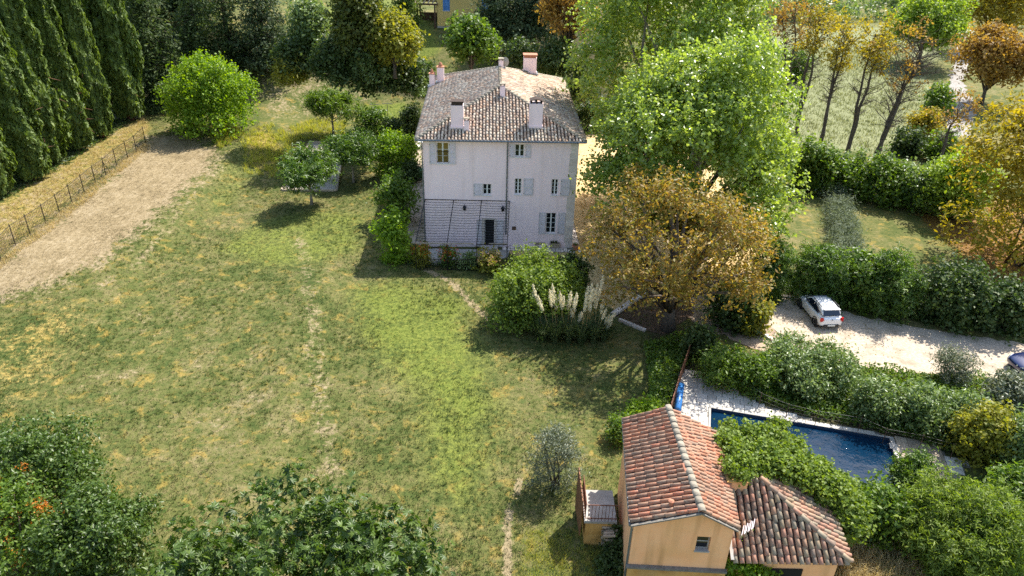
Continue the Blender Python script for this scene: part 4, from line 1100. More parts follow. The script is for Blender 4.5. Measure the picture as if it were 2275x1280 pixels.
def build_cottage():
    o = (LF + RF) / 2; o = np.array([o[0], o[1], 0.0]); C = thing('cottage', 'small ochre rendered cottage with a red tiled gable roof', 'cottage', o)
    loc = lambda p: np.array(p, float) - o
    lf, lb, rf, rb, tf, tb = map(loc, (LF, LB, RF, RB, TF, TB))
    ins = lambda p, q, k: p + unit(q - p) * k
    # walls stand inside the eaves
    wl0, wr0 = lf + np.array([0.14, 0.10, -0.05]), rf + np.array([-0.12, 0.10, -0.05]); wl1, wr1 = lb + np.array([0.14, -0.10, -0.05]), rb + np.array([-0.12, -0.10, -0.05])
    at0, at1 = tf + np.array([0, 0.10, -0.06]), tb + np.array([0, -0.10, -0.06])
    fx = unit(wr0 - wl0); W = np.linalg.norm((wr0 - wl0)[:2]); yaw = math.atan2((wr0 - wl0)[1], (wr0 - wl0)[0])
    # front wall in its own frame so that the window has a real opening
    w0 = GZ(1545, 1225, 2.7); 
    def fuv(px, py):
        d = ray(px, py); n = np.array([-fx[1], fx[0], 0]); q0 = wl0 + o; t = ((q0 - CAMP) @ n) / (d @ n); q = CAMP + d * t
        return (q - q0) @ np.array([math.cos(yaw), math.sin(yaw), 0]), q[2]
    h = [fuv(1543, 1224)[0], fuv(1574, 1224)[0], fuv(1550, 1224)[1], fuv(1550, 1192)[1]]
    ua = (at0 - wl0) @ np.array([math.cos(yaw), math.sin(yaw), 0]); ze = wl0[2]; za = at0[2]
    zl = fuv(1480, 1257)[1]
    fm = holed_wall(0, W, 0, ze, [h], 0.26)
    fm.add([(0, 0, ze), (W, 0, ze + (wr0[2] - wl0[2])), (ua, 0, za)], [(0, 1, 2)])
    fw = fm.build('wall', MAT['ochre'], C); fw.location = (wl0[0], wl0[1], 0); fw.rotation_euler = (0, 0, yaw)
    m = MB(); m.add([(wl0[0], wl0[1], 0), (wl1[0], wl1[1], 0), wl1, wl0], [(1, 0, 3, 2)]); m.add([(wr0[0], wr0[1], 0), (wr1[0], wr1[1], 0), wr1, wr0], [(0, 1, 2, 3)])
    m.add([(wl1[0], wl1[1], 0), (wr1[0], wr1[1], 0), wr1, at1, wl1], [(1, 0, 4, 3, 2)]); m.build('wall', MAT['ochre'], C)
    b = MB().box(-0.03, W + 0.03, -0.10, -0.004, 0, zl - 0.10); bo = b.build('plinth', MAT['ochre_dark'], C); bo.location = fw.location; bo.rotation_euler = fw.rotation_euler
    b = MB().box(-0.10, W + 0.06, -0.17, -0.004, zl - 0.098, zl); bo = b.build('ledge', MAT['mortar'], C); bo.location = fw.location; bo.rotation_euler = fw.rotation_euler
    hw_ = thing_part = MB(); hw_.box(h[0], h[0] + 0.05, 0.16, 0.2, h[2], h[3]); hw_.box(h[1] - 0.05, h[1], 0.16, 0.2, h[2], h[3]); hw_.box(h[0] + .05, h[1] - .05, 0.16, 0.2, h[3] - 0.05, h[3]); hw_.box(h[0] + .05, h[1] - .05, 0.16, 0.2, h[2], h[2] + 0.06); hw_.box(h[0] + .05, h[1] - .05, 0.16, 0.2, (h[2] + h[3]) / 2 - .025, (h[2] + h[3]) / 2 + .025)
    w = hw_.build('window', MAT['greybase'], C); w.location = fw.location; w.rotation_euler = fw.rotation_euler
    MB().box(h[0] + 0.05, h[1] - 0.05, 0.175, 0.185, (h[2] + h[3]) / 2 + .027, h[3] - 0.052).build('pane', MAT['glass'], w)
    MB().box(h[0] + 0.05, h[1] - 0.05, 0.175, 0.185, h[2] + 0.062, (h[2] + h[3]) / 2 - .027).build('pane', MAT['glass'], w)
    MB().box(h[0] - 0.03, h[1] + 0.03, -0.05, 0.15, h[2] - 0.03, h[2] + 0.03).build('sill', MAT['concrete'], w)
    MB().box(h[0], h[1], 0.24, 0.255, h[2], h[3]).build('dark_room', MAT['dark'], w)
    # gutter pipe at the front left corner
    m = MB(); m.tube([(lf[0] + 0.02, lf[1] + 0.2, CE - 0.12), (wl0[0] - 0.06, wl0[1] + 0.05, CE - 0.35), (wl0[0] - 0.06, wl0[1] + 0.05, 0.2)], 0.045, 6); m.tube([lf + np.array([-0.04, 0.0, -0.06]), lb + np.array([-0.04, 0.0, -0.06])], 0.05, 6); m.build('gutter', MAT['zinc'], C)
    m = MB(); slab([lf, lb, tb, tf], 0.06, m); slab([rb, rf, tf, tb], 0.06, m); roof = m.build('roof', MAT['deck'], C)
    r = np.random.default_rng(21); te = tile_mesh('roof_tile', 0.182, 0.15, 0.42, 0.105)
    mats = lane_tiles(lf, lb, tb, tf, 26, 6, r) + lane_tiles(rf, rb, tb, tf, 27, 5, r)
    place_tiles(mats, te, MAT['tile_red_o'], MAT['tile_red_o'], roof)
    rt = tile_mesh('ridge_tile', 0.33, 0.29, 0.46, 0.13); rt.materials.append(MAT['ridge'])
    ridge_tiles(tf + np.array([0, -0.05, 0]), tb, rt, None, roof, 0.40, r)
    m = MB(); vr = lambda a, b_: m.bar(a + np.array([0, -0.02, -0.03]), b_ + np.array([0, -0.02, -0.03]), 0.10, 0.06)
    vr(lf, tf); vr(rf, tf); m.build('verge', MAT['mortar'], C)
    # small terracotta vent on the left slope, odd tile lying on the right slope
    q = loc(GZ(1490, 1122, 5.2)); MB().lathe(q, [(0.09, -0.1), (0.085, 0.16), (0.12, 0.17), (0.12, 0.22), (0.05, 0.27)], 8).build('roof_vent', MAT['terracotta'], C)
    q = loc(GZ(1521, 1042, 5.48)); m = MB(); m.tube([q + np.array([-0.02, 0.22, 0.05]), q + np.array([0.02, -0.2, 0.03])], 0.085, 8); m.build('loose_tile', MAT['terracotta'], C)
    return C
build_cottage()

# landing with steps, railing and doors on the cottage's left side
def build_landing():
    p = GZ(1368, 1130, 1.55); x1 = 4.93; x0 = x1 - 1.35; y1 = GZ(1365, 1090, 1.55)[1]; y0 = GZ(1365, 1165, 1.55)[1] + 0.2
    zt = 1.55
    L = thing('stone_landing', 'raised concrete landing with iron railing against the left wall of the cottage', 'landing', (x0, y0, 0))
    w, d = x1 - x0 + 0.02, y1 - y0
    MB().box(0, w, 0, d, 0, zt - 0.12).build('base_wall', MAT['ochre_dark'], L); MB().box(-0.08, w, -0.08, d, zt - 0.118, zt).build('slab', MAT['concrete'], L)
    for k in range(5): MB().box(0.05, w, d + 0.002 + 0.28 * k, d + 0.28 * (k + 1), 0, zt - 0.3 * (k + 1) + 0.02).build('step', MAT['concrete'], L)
    m = MB()
    for z in (zt + 0.12, zt + 0.92): m.bar((0, 0.0, z), (w, 0.0, z), 0.035); m.bar((-0.03, 0.0, z), (-0.03, d, z), 0.035)
    m.build('rail', MAT['barkred'], L)
    me = MB().bar((0, 0, zt), (0, 0, zt + 0.94), 0.02).mesh('baluster'); me.materials.append(MAT['barkred'])
    for i in range(9):
        o = bpy.data.objects.new('baluster', me); COL.objects.link(o); o.parent = L; o.location = (w * (i + 0.5) / 9, 0, 0)
    for i in range(12):
        o = bpy.data.objects.new('baluster', me); COL.objects.link(o); o.parent = L; o.location = (-0.03, d * (i + 0.5) / 12, 0)
    B = thing('wooden_screen', 'narrow brown wooden screen standing upright at the edge of the landing', 'screen', (x0 - 0.2, y0 + 0.1, zt - 0.2), 0.05)
    for i in range(8):
        MB().box(-0.02, 0.02, i * 0.22, i * 0.22 + 0.205, -0.9 + 0.02 * (i % 2), 1.25 + 0.05 * i).build('board', MAT['rustwood'], B)
    MB().box(0.022, 0.06, 0.05, 1.7, 0.9, 0.98).build('crossbar', MAT['barkpale'], B)
build_landing()

def firewood():
    r = np.random.default_rng(31); a = G(1374, 1062); 
    S = thing('firewood_stack', 'stack of split firewood logs against the left wall of the cottage', 'firewood', (4.62, 23.4, 0))
    me = MB().tube([(-0.26, 0, 0), (0.26, 0, 0)], [0.075, 0.07], 6).mesh('log'); me.materials.append(MAT['wood'])
    for row in range(9):
        for i in range(14):
            o = bpy.data.objects.new('log', me); COL.objects.link(o); o.parent = S
            o.location = (r.normal() * 0.04, i * 0.155 + (row % 2) * 0.075, 0.07 + row * 0.135); o.rotation_euler = (r.uniform(0, 6), 0, r.normal() * 0.06); k = r.uniform(0.8, 1.12); o.scale = (r.uniform(.85, 1.15), k, k)
firewood()

# ------------------------------------------------------------------ annex with hipped roof right of the cottage
def build_annex():
    ez = 2.85; eL = GZ(1640, 1248, ez); eR = GZ(1888, 1252, ez); yv = (eL[1] + eR[1]) / 2
    A = thing('annex', 'low annex with a mossy hipped clay tile roof joined to the cottage', 'annex', (eR[0], eR[1], 0))
    o = np.array([eR[0], eR[1], 0])
    x0 = RF[0] + 0.06
    tz = 4.5; top = GZ(1690, 1066, tz); far = GZ(1868, 1120, ez)
    a = np.array([x0, eR[1] - 0.05, ez]) - o; b = eR - o; c = top - o; dlt = np.array([x0, top[1] - 0.05, tz]) - o
    f = np.array([b[0] + 0.45, b[1] + 4.6, ez]); g = np.array([c[0] + 0.1, c[1] + 1.6, tz])
    front = [a, b, c, dlt]; side = [b, f, g, c]; back = [f, np.array([dlt[0], f[1], ez]), np.array([dlt[0], g[1], tz]), g]; flat_ = [dlt, c, g, np.array([dlt[0], g[1], tz])]
    m = MB(); [slab(q, 0.06, m) for q in (front, side, back, flat_)]; roof = m.build('roof', MAT['deck'], A)
    r = np.random.default_rng(41); te = tile_mesh('roof_tile', 0.205, 0.17, 0.42, 0.12)
    mats = face_tiles(front, 0.272, 0.34, r, -0.10) + face_tiles(side, 0.272, 0.34, r, -0.10)
    place_tiles(mats, te, MAT['tile_mix_o'], MAT['tile_mix_o'], roof)
    rt = tile_mesh('ridge_tile', 0.25, 0.21, 0.46, 0.12); rt.materials.append(MAT['tile_mix_o']); ridge_tiles(b + np.array([0, 0, 0.05]), c + np.array([0, 0, 0.05]), rt, None, roof, 0.38, r)
    i = 0.28
    m = MB(); m.add([(a[0], a[1] + i, 0), (b[0] - i, b[1] + i, 0), (f[0] - i, f[1] - i, 0), (a[0], f[1] - i, 0), (a[0], a[1] + i, ez), (b[0] - i, b[1] + i, ez), (f[0] - i, f[1] - i, ez), (a[0], f[1] - i, ez)],
                    [(0, 1, 5, 4), (1, 2, 6, 5), (2, 3, 7, 6)]); m.build('wall', MAT['ochre'], A)
    u = GZ(1755, 1279, 2.0) - o
    MB().box(u[0] - 0.75, u[0] + 0.55, a[1] + i - 0.03, a[1] + i - 0.003, 1.2, 2.18).build('opening', MAT['dark'], A)  # dark panel on the uncut wall, coloured as the shade inside an opening
    # rendered chimney stub half buried in the ivy, and slipped white laths on the valley
    q = GZ(1640, 1062, 4.9) - o
    ch = MB().box(q[0] - 0.42, q[0] + 0.42, q[1] - 0.1, q[1] + 0.6, 3.6, 4.75).build('chimney', MAT['ochre'], A)
    MB().box(q[0] - 0.47, q[0] + 0.47, q[1] - 0.15, q[1] + 0.65, 4.751, 4.80).build('chimney_cap', MAT['ochre_dark'], ch)
    q = GZ(1664, 1180, 3.62) - o
    for k in range(11):
        e = np.array([-0.30 + 0.055 * k, 0.03 * k - 0.1 + 0.05 * ((k * 5) % 3), 0.012 * k + 0.08]); MB().bar(q + e + np.array([-0.06, -0.15 - 0.03 * (k % 3), -0.07]), q + e + np.array([0.06, 0.13, 0.05]), 0.026, 0.02).build('lath', MAT['slat'], A)
    m = MB(); m.bar((a[0] + 0.02, a[1] - 0.02, ez + 0.1), (a[0] + 0.02, dlt[1], tz + 0.05), 0.16, 0.03); m.build('flashing', MAT['greybase'], A)
build_annex()

# ------------------------------------------------------------------ pool
def build_pool():
    L, W = POOL_L, POOL_W
    P = tag(bpy.data.objects.new('swimming_pool', None), 'long rectangular pool with dark blue water behind the ivy', 'pool'); COL.objects.link(P); P.location = (POOL_O[0], POOL_O[1], 0); P.rotation_euler = (0, 0, PA)
    # local: x along, y = -across
    m = MB(); V = [(0, 0, 0.03), (L, 0, 0.03), (L, -W, 0.03), (0, -W, 0.03), (0, 0, -1.5), (L, 0, -1.5), (L, -W, -1.5), (0, -W, -1.5)]
    m.add(V, [(0, 4, 5, 1), (1, 5, 6, 2), (2, 6, 7, 3), (3, 7, 4, 0), (4, 7, 6, 5)]); m.build('liner', MAT['liner'], P)
    mw = MB()
    mw.add([(0.0, 0.0, -0.14), (L, 0.0, -0.14), (L, -W, -0.14), (0, -W, -0.14)], [(3, 2, 1, 0)]); o = mw.build('pool_water', MAT['water'], P)
    m = MB(); m.box(L + 0.002, L + 0.22, -W - 0.2, 0.1, -0.2, 0.085); m.build('coping', MAT['concrete'], P)
    m = MB(); m.box(-0.12, L, 0.002, 0.10, -0.2, 0.065); m.box(-0.12, -0.002, -W - .2, 0.0, -0.2, 0.065); m.build('coping', MAT['greybase'], P)
build_pool()

DECK = gpoly([(1512, 822), (1552, 826), (1620, 858), (1700, 905), (1800, 935), (1900, 955), (2040, 990), (2150, 1030), (2120, 1060), (1990, 1100), (1900, 1120), (1480, 1000), (1490, 920)])
def build_deck():
    r = np.random.default_rng(51)
    base = tag(bpy.data.objects.new('pool_deck', None), kind='structure')
    # mortar bed: cells on a fine grid outside the basin
    V = []; F = []; s = 0.35
    for i in range(-12, 48):
        for j in range(-14, 26):
            u0, v0 = i * s, j * s
            c = pool_xy(u0 + s / 2, v0 + s / 2)
            if -0.12 < u0 + s / 2 < POOL_L + 0.25 and -0.10 < v0 + s / 2 < POOL_W + 0.2: continue
            if sdist(c[None], DECK)[0] < -0.1: continue
            k = len(V); V += [(*pool_xy(u0, v0), 0.014), (*pool_xy(u0 + s, v0), 0.014), (*pool_xy(u0 + s, v0 + s), 0.014), (*pool_xy(u0, v0 + s), 0.014)]; F.append((k + 3, k + 2, k + 1, k))
    me = bpy.data.meshes.new('pool_deck'); me.from_pydata(V, [], F); base = tag(link('pool_deck', me, MAT['mortar']), kind='structure')
    j = 0; v = -4.4
    while v < 6.0:
        dv = 0.45; u = -3.6 + (0.3 if j % 2 else 0)
        if v < -0.05 and v + dv > -0.01: dv = -0.005 - v
        while u < POOL_L + 0.3:
            du = r.uniform(0.5, 0.75); e = u + du
            if v > -0.02 and u < -0.14 < e: e = -0.14
            c = pool_xy((u + e) / 2, v + dv / 2); inside = (-0.12 < (u + e) / 2 < POOL_L + 0.24 and -0.02 < v + dv / 2 < POOL_W + 0.2)
            if not inside and e - u > 0.1 and sdist(c[None], DECK)[0] > 0.0:
                g = 0.014; z = 0.05 + r.uniform(0, 0.012)
                q = [pool_xy(u + g, v + g), pool_xy(e - g, v + g), pool_xy(e - g, v + dv - g), pool_xy(u + g, v + dv - g)]
                MB().add([(*p, 0.0) for p in q] + [(*p, z + r.normal() * 0.002) for p in q], [(7, 6, 5, 4), (1, 0, 4, 5), (2, 1, 5, 6), (3, 2, 6, 7), (0, 3, 7, 4)]).build('paver', MAT['paver'], base)
            u = e
        v += dv; j += 1
    # planks beyond the right end of the pool, laid across
    u = POOL_L + 0.30
    for k in range(15):
        u0 = u + k * 0.15
        a, b = pool_xy(u0, -0.2), pool_xy(u0 + 0.138, 4.2)
        q = [pool_xy(u0, -0.25), pool_xy(u0 + 0.138, -0.25), pool_xy(u0 + 0.138, 4.2), pool_xy(u0, 4.2)]
        z = 0.062 + r.uniform(0, .006)
        MB().add([(*p, 0.0) for p in q] + [(*p, z) for p in q], [(7, 6, 5, 4), (1, 0, 4, 5), (2, 1, 5, 6), (3, 2, 6, 7), (0, 3, 7, 4)]).build('plank', MAT['wood'], base)
    # pavers right of the planks
    v = -1.9
    while v < 4.0:
        u = POOL_L + 0.30 + 15 * 0.15 + 0.02 if v > -0.3 else POOL_L + 0.31
        while u < POOL_L + 5:
            du = r.uniform(0.5, 0.75); c = pool_xy(u + du / 2, v + 0.22)
            if sdist(c[None], DECK)[0] > 0:
                g = 0.014; z = 0.05 + r.uniform(0, .012); q = [pool_xy(u + g, v + g), pool_xy(u + du - g, v + g), pool_xy(u + du - g, v + 0.43), pool_xy(u + g, v + 0.43)]
                MB().add([(*p, 0.0) for p in q] + [(*p, z) for p in q], [(7, 6, 5, 4), (1, 0, 4, 5), (2, 1, 5, 6), (3, 2, 6, 7), (0, 3, 7, 4)]).build('paver', MAT['paver'], base)
            u += du
        v += 0.445
build_deck()

# rolled pool cover
a = G(1503, 925); b = G(1511, 868); t = thing('pool_cover_roller', 'rolled up bright blue pool cover on its reel beside the rusty board fence', 'pool cover', ((a[0] + b[0]) / 2, (a[1] + b[1]) / 2, 0))
ax = unit(np.array([b[0] - a[0], b[1] - a[1], 0])); Lh = np.linalg.norm((b - a)[:2]) / 2
MB().tube([-ax * Lh + [0, 0, .42], -ax * Lh * 0.98 + [0, 0, .42], ax * Lh * 0.98 + [0, 0, .42], ax * Lh + [0, 0, .42]], [0.1, 0.2, 0.2, 0.1], 14).build('rolled_cover', MAT['cover'], t, True)
for s in (-1, 1):
    m = MB(); q = ax * s * (Lh + 0.08); sd = np.array([-ax[1], ax[0], 0]); m.bar(q + sd * 0.25, q + [0, 0, .45], 0.04); m.bar(q - sd * 0.25, q + [0, 0, .45], 0.04); m.bar(q + [0, 0, .42], ax * s * (Lh - 0.05) + [0, 0, .42], 0.05); m.build('stand', MAT['zinc'], t)

# rusty board fence at the pool's left end, wire fence round the pool
def board_fence():
    pts = [G(1530, 795), G(1512, 845), G(1494, 905), G(1484, 940)]; F = thing('board_fence', 'rust brown board fence running down beside the blue pool cover', 'fence', pts[0])
    o = pts[0]
    for a, b in zip(pts, pts[1:]):
        d = b - a; L = np.linalg.norm(d); n = max(1, int(L / 0.2)); e = d / L
        for i in range(n):
            p = a + e * (L * i / n) - o; q = a + e * (L * (i + 0.93) / n) - o; hgt = 1.15 + 0.04 * ((i * 7) % 3)
            MB().bar((p[0], p[1], hgt / 2), (q[0], q[1], hgt / 2), 0.03, hgt).build('board', MAT['rustwood'], F)
        nn = np.array([e[1], -e[0], 0]) * 0.04; MB().bar(a - o + nn + [0, 0, .9], b - o + nn + [0, 0, .9], 0.035, 0.07).build('rail', MAT['rustwood'], F)
board_fence()
def thin_fence(name, lab, px, hgt, mat, every=None, cell=0.16, wr=0.006, braces=(), pr=0.03):
    P = [G(*p) for p in px]; F = thing(name, lab, 'fence', P[0]); o = P[0]
    for k, p in enumerate(P):
        MB().tube([p - o, p - o + [0, 0, hgt + 0.06]], pr, 6).build('post', MAT[mat], F)
        if k in braces:
            for q in (P[k - 1], P[k + 1]):
                d = unit(q - p); MB().tube([p - o + [0, 0, hgt * 0.8], p - o + d * 0.9 + [0, 0, 0]], 0.022, 5).build('brace', MAT[mat], F)
    m = MB()
    for a, b in zip(P, P[1:]):
        a = a - o; b = b - o; L = np.linalg.norm(b - a)
        for j in range(int(hgt / cell) + 1):
            z = min(hgt, 0.04 + j * cell); m.bar(a + [0, 0, z], b + [0, 0, z], wr * (2.2 if j == int(hgt / cell) else 1))
        n = int(L / cell)
        for i in range(n):
            p = a + (b - a) * (i + .5) / n; m.bar(p + [0, 0, .03], p + [0, 0, hgt], wr)
    q = m.build('wire_mesh', MAT['wire'], F); q['kind'] = 'stuff'
thin_fence('wire_fence', 'dark wire mesh fence on thin posts between the cypresses and the straw field', [(-45, 618), (3, 580), (35, 545), (68, 523), (103, 498), (133, 475), (161, 453), (188, 430), (213, 408), (236, 391), (260, 370), (284, 352), (304, 338), (324, 318)], 1.75, 'iron', cell=0.2, wr=0.011, braces=(9,))
thin_fence('pool_fence', 'low thin wire fence in the shrubs between the pool deck and the car park', [(1556, 812), (1600, 850), (1655, 880), (1685, 905), (1745, 930), (1810, 945), (1905, 960), (1960, 985), (2040, 1000), (2110, 1020)], 1.0, 'darkwood', cell=0.25, wr=0.005, pr=0.02)

# ------------------------------------------------------------------ kerbs and borders
def kerb(parent_name, lab, px, w, h, L, mat, seed, pname='kerb_stone'):
    r = np.random.default_rng(seed); P = [G(*p) for p in px]; o = P[0]
    K = thing(parent_name, lab, 'border', o)
    for a, b in zip(P, P[1:]):
        d = b - a; D = np.linalg.norm(d[:2]); n = max(1, round(D / L)); e = d / np.linalg.norm(d); sd = np.array([-e[1], e[0], 0])
        for i in range(n):
            p = a + d * (i + 0.01) / n - o; q = a + d * (i + 0.985) / n - o; hh = h + r.normal() * 0.012; s = sd * (w / 2) * (1 + r.normal() * 0.05); j = sd * r.normal() * 0.015
            MB().add([p - s + j, q - s + j, q + s + j, p + s + j] + [x + np.array([0, 0, hh]) for x in (p - s + j, q - s + j, q + s + j, p + s + j)],
                     [(4, 5, 6, 7), (0, 1, 5, 4), (1, 2, 6, 5), (2, 3, 7, 6), (3, 0, 4, 7)]).build(pname, MAT[mat], K)
kerb('stone_border', 'pale cut stone border between the courtyard and the dark planting bed', [(1360, 703), (1432, 654)], 0.34, 0.22, 0.8, 'stone', 1)
kerb('stone_border', 'pale stone edging below the planting bed beside the pampas grass', [(1375, 713), (1434, 737)], 0.22, 0.2, 0.9, 'stone', 2)
kerb('stone_border', 'pale stone kerb curving between the driveway and the car park', [(1640, 722), (1690, 742), (1735, 768), (1762, 790)], 0.24, 0.16, 0.6, 'stone', 3)
kerb('stone_border', 'stone edge along the top of the car park under the shrubs', [(1692, 655), (1740, 660), (1800, 668)], 0.25, 0.14, 0.6, 'stone', 4)

def petanque():
    px = [(690, 317), (762, 322), (748, 425), (627, 424)]
    sheet('petanque_court', px, 0.02, MAT['court'], 0.0, 0.8, 9)
    kerb('timber_border', 'pale timber border round the gravel boules court under the small trees', px + px[:1], 0.2, 0.18, 2.2, 'wood', 6, 'timber')
petanque()

# pale post at the car park edge
p = G(1806, 672); t = thing('wooden_post', 'weathered leaning wooden post at the car park edge in front of the white car', 'post', p)
MB().tube([(0, 0, 0), (0.02, 0.02, .5), (0.22, 0.12, 1.35)], [0.12, 0.11, 0.09], 8).build('timber', MAT['barkpale'], t)

# clothes poles on the small back lawn
for (x, y, lab) in ((834, 268, 'thin metal clothes pole on the back lawn left of its pair'), (862, 266, 'thin metal clothes pole on the back lawn nearer the pink house')):
    p = G(x, y); t = thing('clothes_pole', lab, 'pole', p); m = MB(); m.tube([(0, 0, 0), (0, 0, 2.0)], 0.04, 6); m.build('pole', MAT['zinc'], t); MB().bar((-0.6, 0, 1.95), (0.6, 0, 1.95), 0.05).build('crossbar', MAT['zinc'], t)

# ------------------------------------------------------------------ cars
def build_car(label, loc, rz, paint, name='parked_car', suv=False):
    T = thing(name, label, 'car', loc, rz)
    s = 1.08 if suv else 1.0; hz = 1.08 if suv else 1.0
    # stations: y(from rear), [(half width, z)...] bottom -> belt
    S = [(0.00, [(0.56, .36), (0.66, .40), (0.70, .56), (0.70, .72), (0.62, .82)]),
         (0.10, [(0.70, .25), (0.78, .34), (0.81, .56), (0.79, .80), (0.70, .93)]),
         (0.45, [(0.74, .20), (0.82, .30), (0.845, .58), (0.82, .86), (0.74, .97)]),
         (1.10, [(0.74, .18), (0.82, .28), (0.845, .58), (0.83, .84), (0.76, .96)]),
         (2.00, [(0.74, .18), (0.82, .28), (0.845, .58), (0.83, .82), (0.76, .94)]),
         (2.70, [(0.74, .18), (0.82, .28), (0.845, .58), (0.83, .80), (0.75, .93)]),
         (3.20, [(0.73, .18), (0.81, .28), (0.84, .57), (0.80, .76), (0.66, .87)]),
         (3.65, [(0.70, .20), (0.77, .30), (0.79, .52), (0.72, .68), (0.58, .75)]),
         (3.90, [(0.55, .28), (0.62, .34), (0.64, .48), (0.58, .58), (0.48, .62)])]
    rings = []
    for y, pr in S:
        rings.append([(-w * s, y * s, z * hz) for w, z in pr[::-1]] + [(w * s, y * s, z * hz) for w, z in pr])
    # order: left top -> left bottom -> right bottom -> right top
    m = MB(); m.loft(rings); body = m.build('body', MAT[paint], T, True)
    bv = body.modifiers.new('sub', 'SUBSURF'); bv.levels = 2; bv.render_levels = 2
    C = [(0.16, 0.70, .93, 0.66, 0.96), (0.42, 0.72, .95, 0.58, 1.38), (0.70, 0.73, .95, 0.57, 1.47), (1.50, 0.74, .95, 0.57, 1.51), (2.10, 0.74, .93, 0.56, 1.46), (2.45, 0.73, .92, 0.60, 1.28), (2.95, 0.71, .90, 0.68, .92)]
    rings = []
    for y, wb, zb, wt, zt in C:
        wm = wb * 0.35 + wt * 0.65; zm = zb * 0.15 + zt * 0.85
        rings.append([(-wb * s, y * s, (zb - .04) * hz), (-(wm + 0.03) * s, y * s, zm * hz), (-wt * 0.8 * s, y * s, zt * hz), (0, y * s, (zt + 0.02) * hz), (wt * 0.8 * s, y * s, zt * hz), ((wm + 0.03) * s, y * s, zm * hz), (wb * s, y * s, (zb - .04) * hz)])
    m = MB(); m.loft(rings); cb = m.build('cabin', MAT[paint], T, True); md = cb.modifiers.new('sub', 'SUBSURF'); md.levels = 1; md.render_levels = 2
    def panel(nm, P, mat, push=0.0):
        P = [np.array(p) * [s, s, hz] for p in P]; c = np.mean(P, 0); n = unit(np.cross(P[1] - P[0], P[2] - P[0]))
        if n @ (c - np.array([0, 1.8 * s, 0.7])) < 0: n = -n
        q = [p + n * (0.012 + push) for p in P]; k = [p - n * 0.05 for p in P]; nn = len(P)
        return MB().add(q + k, [tuple(range(nn)), tuple(range(2 * nn - 1, nn - 1, -1))] + [(i, (i + 1) % nn, nn + (i + 1) % nn, nn + i) for i in range(nn)]).build(nm, MAT[mat], T)
    panel('rear_window', [(-0.60, 0.19, 1.00), (0.60, 0.19, 1.00), (0.545, 0.41, 1.34), (-0.545, 0.41, 1.34)], 'carglass', 0.012)
    panel('windscreen', [(-0.62, 2.86, 0.97), (0.62, 2.86, 0.97), (0.50, 2.22, 1.40), (-0.50, 2.22, 1.40)], 'carglass', 0.02)
    for sx in (-1, 1):
        panel('rear_side_window', [(sx * .735, 0.72, 0.99), (sx * .742, 1.48, 0.98), (sx * .605, 1.48, 1.38), (sx * .60, 0.95, 1.36)], 'carglass', 0.008)
        panel('front_side_window', [(sx * .742, 1.54, 0.98), (sx * .735, 2.62, 0.97), (sx * .605, 2.12, 1.34), (sx * .605, 1.54, 1.38)], 'carglass', 0.008)
        panel('tail_light', [(sx * .70, 0.03, 0.66), (sx * .80, 0.10, 0.66), (sx * .79, 0.13, 0.92), (sx * .62, 0.06, 0.92), (sx * .56, 0.02, 0.78)], 'redlamp', 0.045)
        panel('headlight', [(sx * .50, 3.84, 0.58), (sx * .70, 3.62, 0.60), (sx * .74, 3.45, 0.72), (sx * .60, 3.68, 0.71)], 'cleardamp', 0.02)
        mm = MB(); mm.loft([[(sx * 0.80 * s, 2.44 * s, .98 * hz), (sx * 0.80 * s, 2.56 * s, .98 * hz), (sx * 0.80 * s, 2.56 * s, 1.08 * hz), (sx * 0.80 * s, 2.44 * s, 1.08 * hz)], [(sx * 0.98 * s, 2.42 * s, .98 * hz), (sx * 0.98 * s, 2.52 * s, .98 * hz), (sx * 0.98 * s, 2.52 * s, 1.10 * hz), (sx * 0.98 * s, 2.42 * s, 1.10 * hz)]]); mm.build('wing_mirror', MAT[paint], T)
        for y in (0.68, 3.08):
            r = 0.31 * (1.12 if suv else 1)
            def ring(x, rr, n=20): return [(x, y * s + rr * math.cos(a), r + rr * math.sin(a)) for a in np.linspace(0, 2 * math.pi, n, endpoint=False)]
            xo = sx * 0.835 * s; xi = sx * 0.62 * s
            w = MB().loft([ring(xi, r * .95), ring(xi + (xo - xi) * .15, r), ring(xo - (xo - xi) * .12, r), ring(xo, r * .92), ring(xo, r * .66)]).build('wheel', MAT['rubber'], T)
            MB().loft([ring(xo - (xo - xi) * .1, r * .64), ring(xo + sx * 0.005, r * .62), ring(xo - sx * 0.02, r * 0.2)]).build('rim', MAT['rim'], w)
            MB().loft([ring(xi, r * 1.22), ring(xo + sx * 0.018, r * 1.22), ring(xo + sx * 0.016, r * 1.02)], False).build('wheel_arch', MAT['blackplastic'], T)
        m = MB(); m.bar((sx * .60 * s, 0.6 * s, 1.49 * hz), (sx * .60 * s, 1.9 * s, 1.50 * hz), 0.035); m.build('roof_rail', MAT['blackplastic'], T)
        m = MB(); m.box(sx * .853 * s - 0.012, sx * .853 * s + 0.012, 1.62 * s, 1.8 * s, .78 * hz, .81 * hz); m.build('door_handle', MAT[paint], T)
    m = MB(); m.box(-0.52 * s, 0.52 * s, -0.03, 0.2, .26 * hz, .44 * hz); m.build('rear_bumper_insert', MAT['blackplastic'], T)
    m = MB(); m.box(-0.26, 0.26, -0.048, -0.032, .33 * hz, .43 * hz); m.build('number_plate', MAT['plate'], T)
    m = MB(); m.box(-0.56 * s, 0.56 * s, 0.27 * s, 0.52 * s, 1.405 * hz, 1.445 * hz); m.build('spoiler', MAT[paint], T)
    m = MB(); m.bar((-0.2, 0.17 * s, 1.0 * hz), (0.16, 0.2 * s, 1.06 * hz), 0.025); m.build('rear_wiper', MAT['blackplastic'], T)
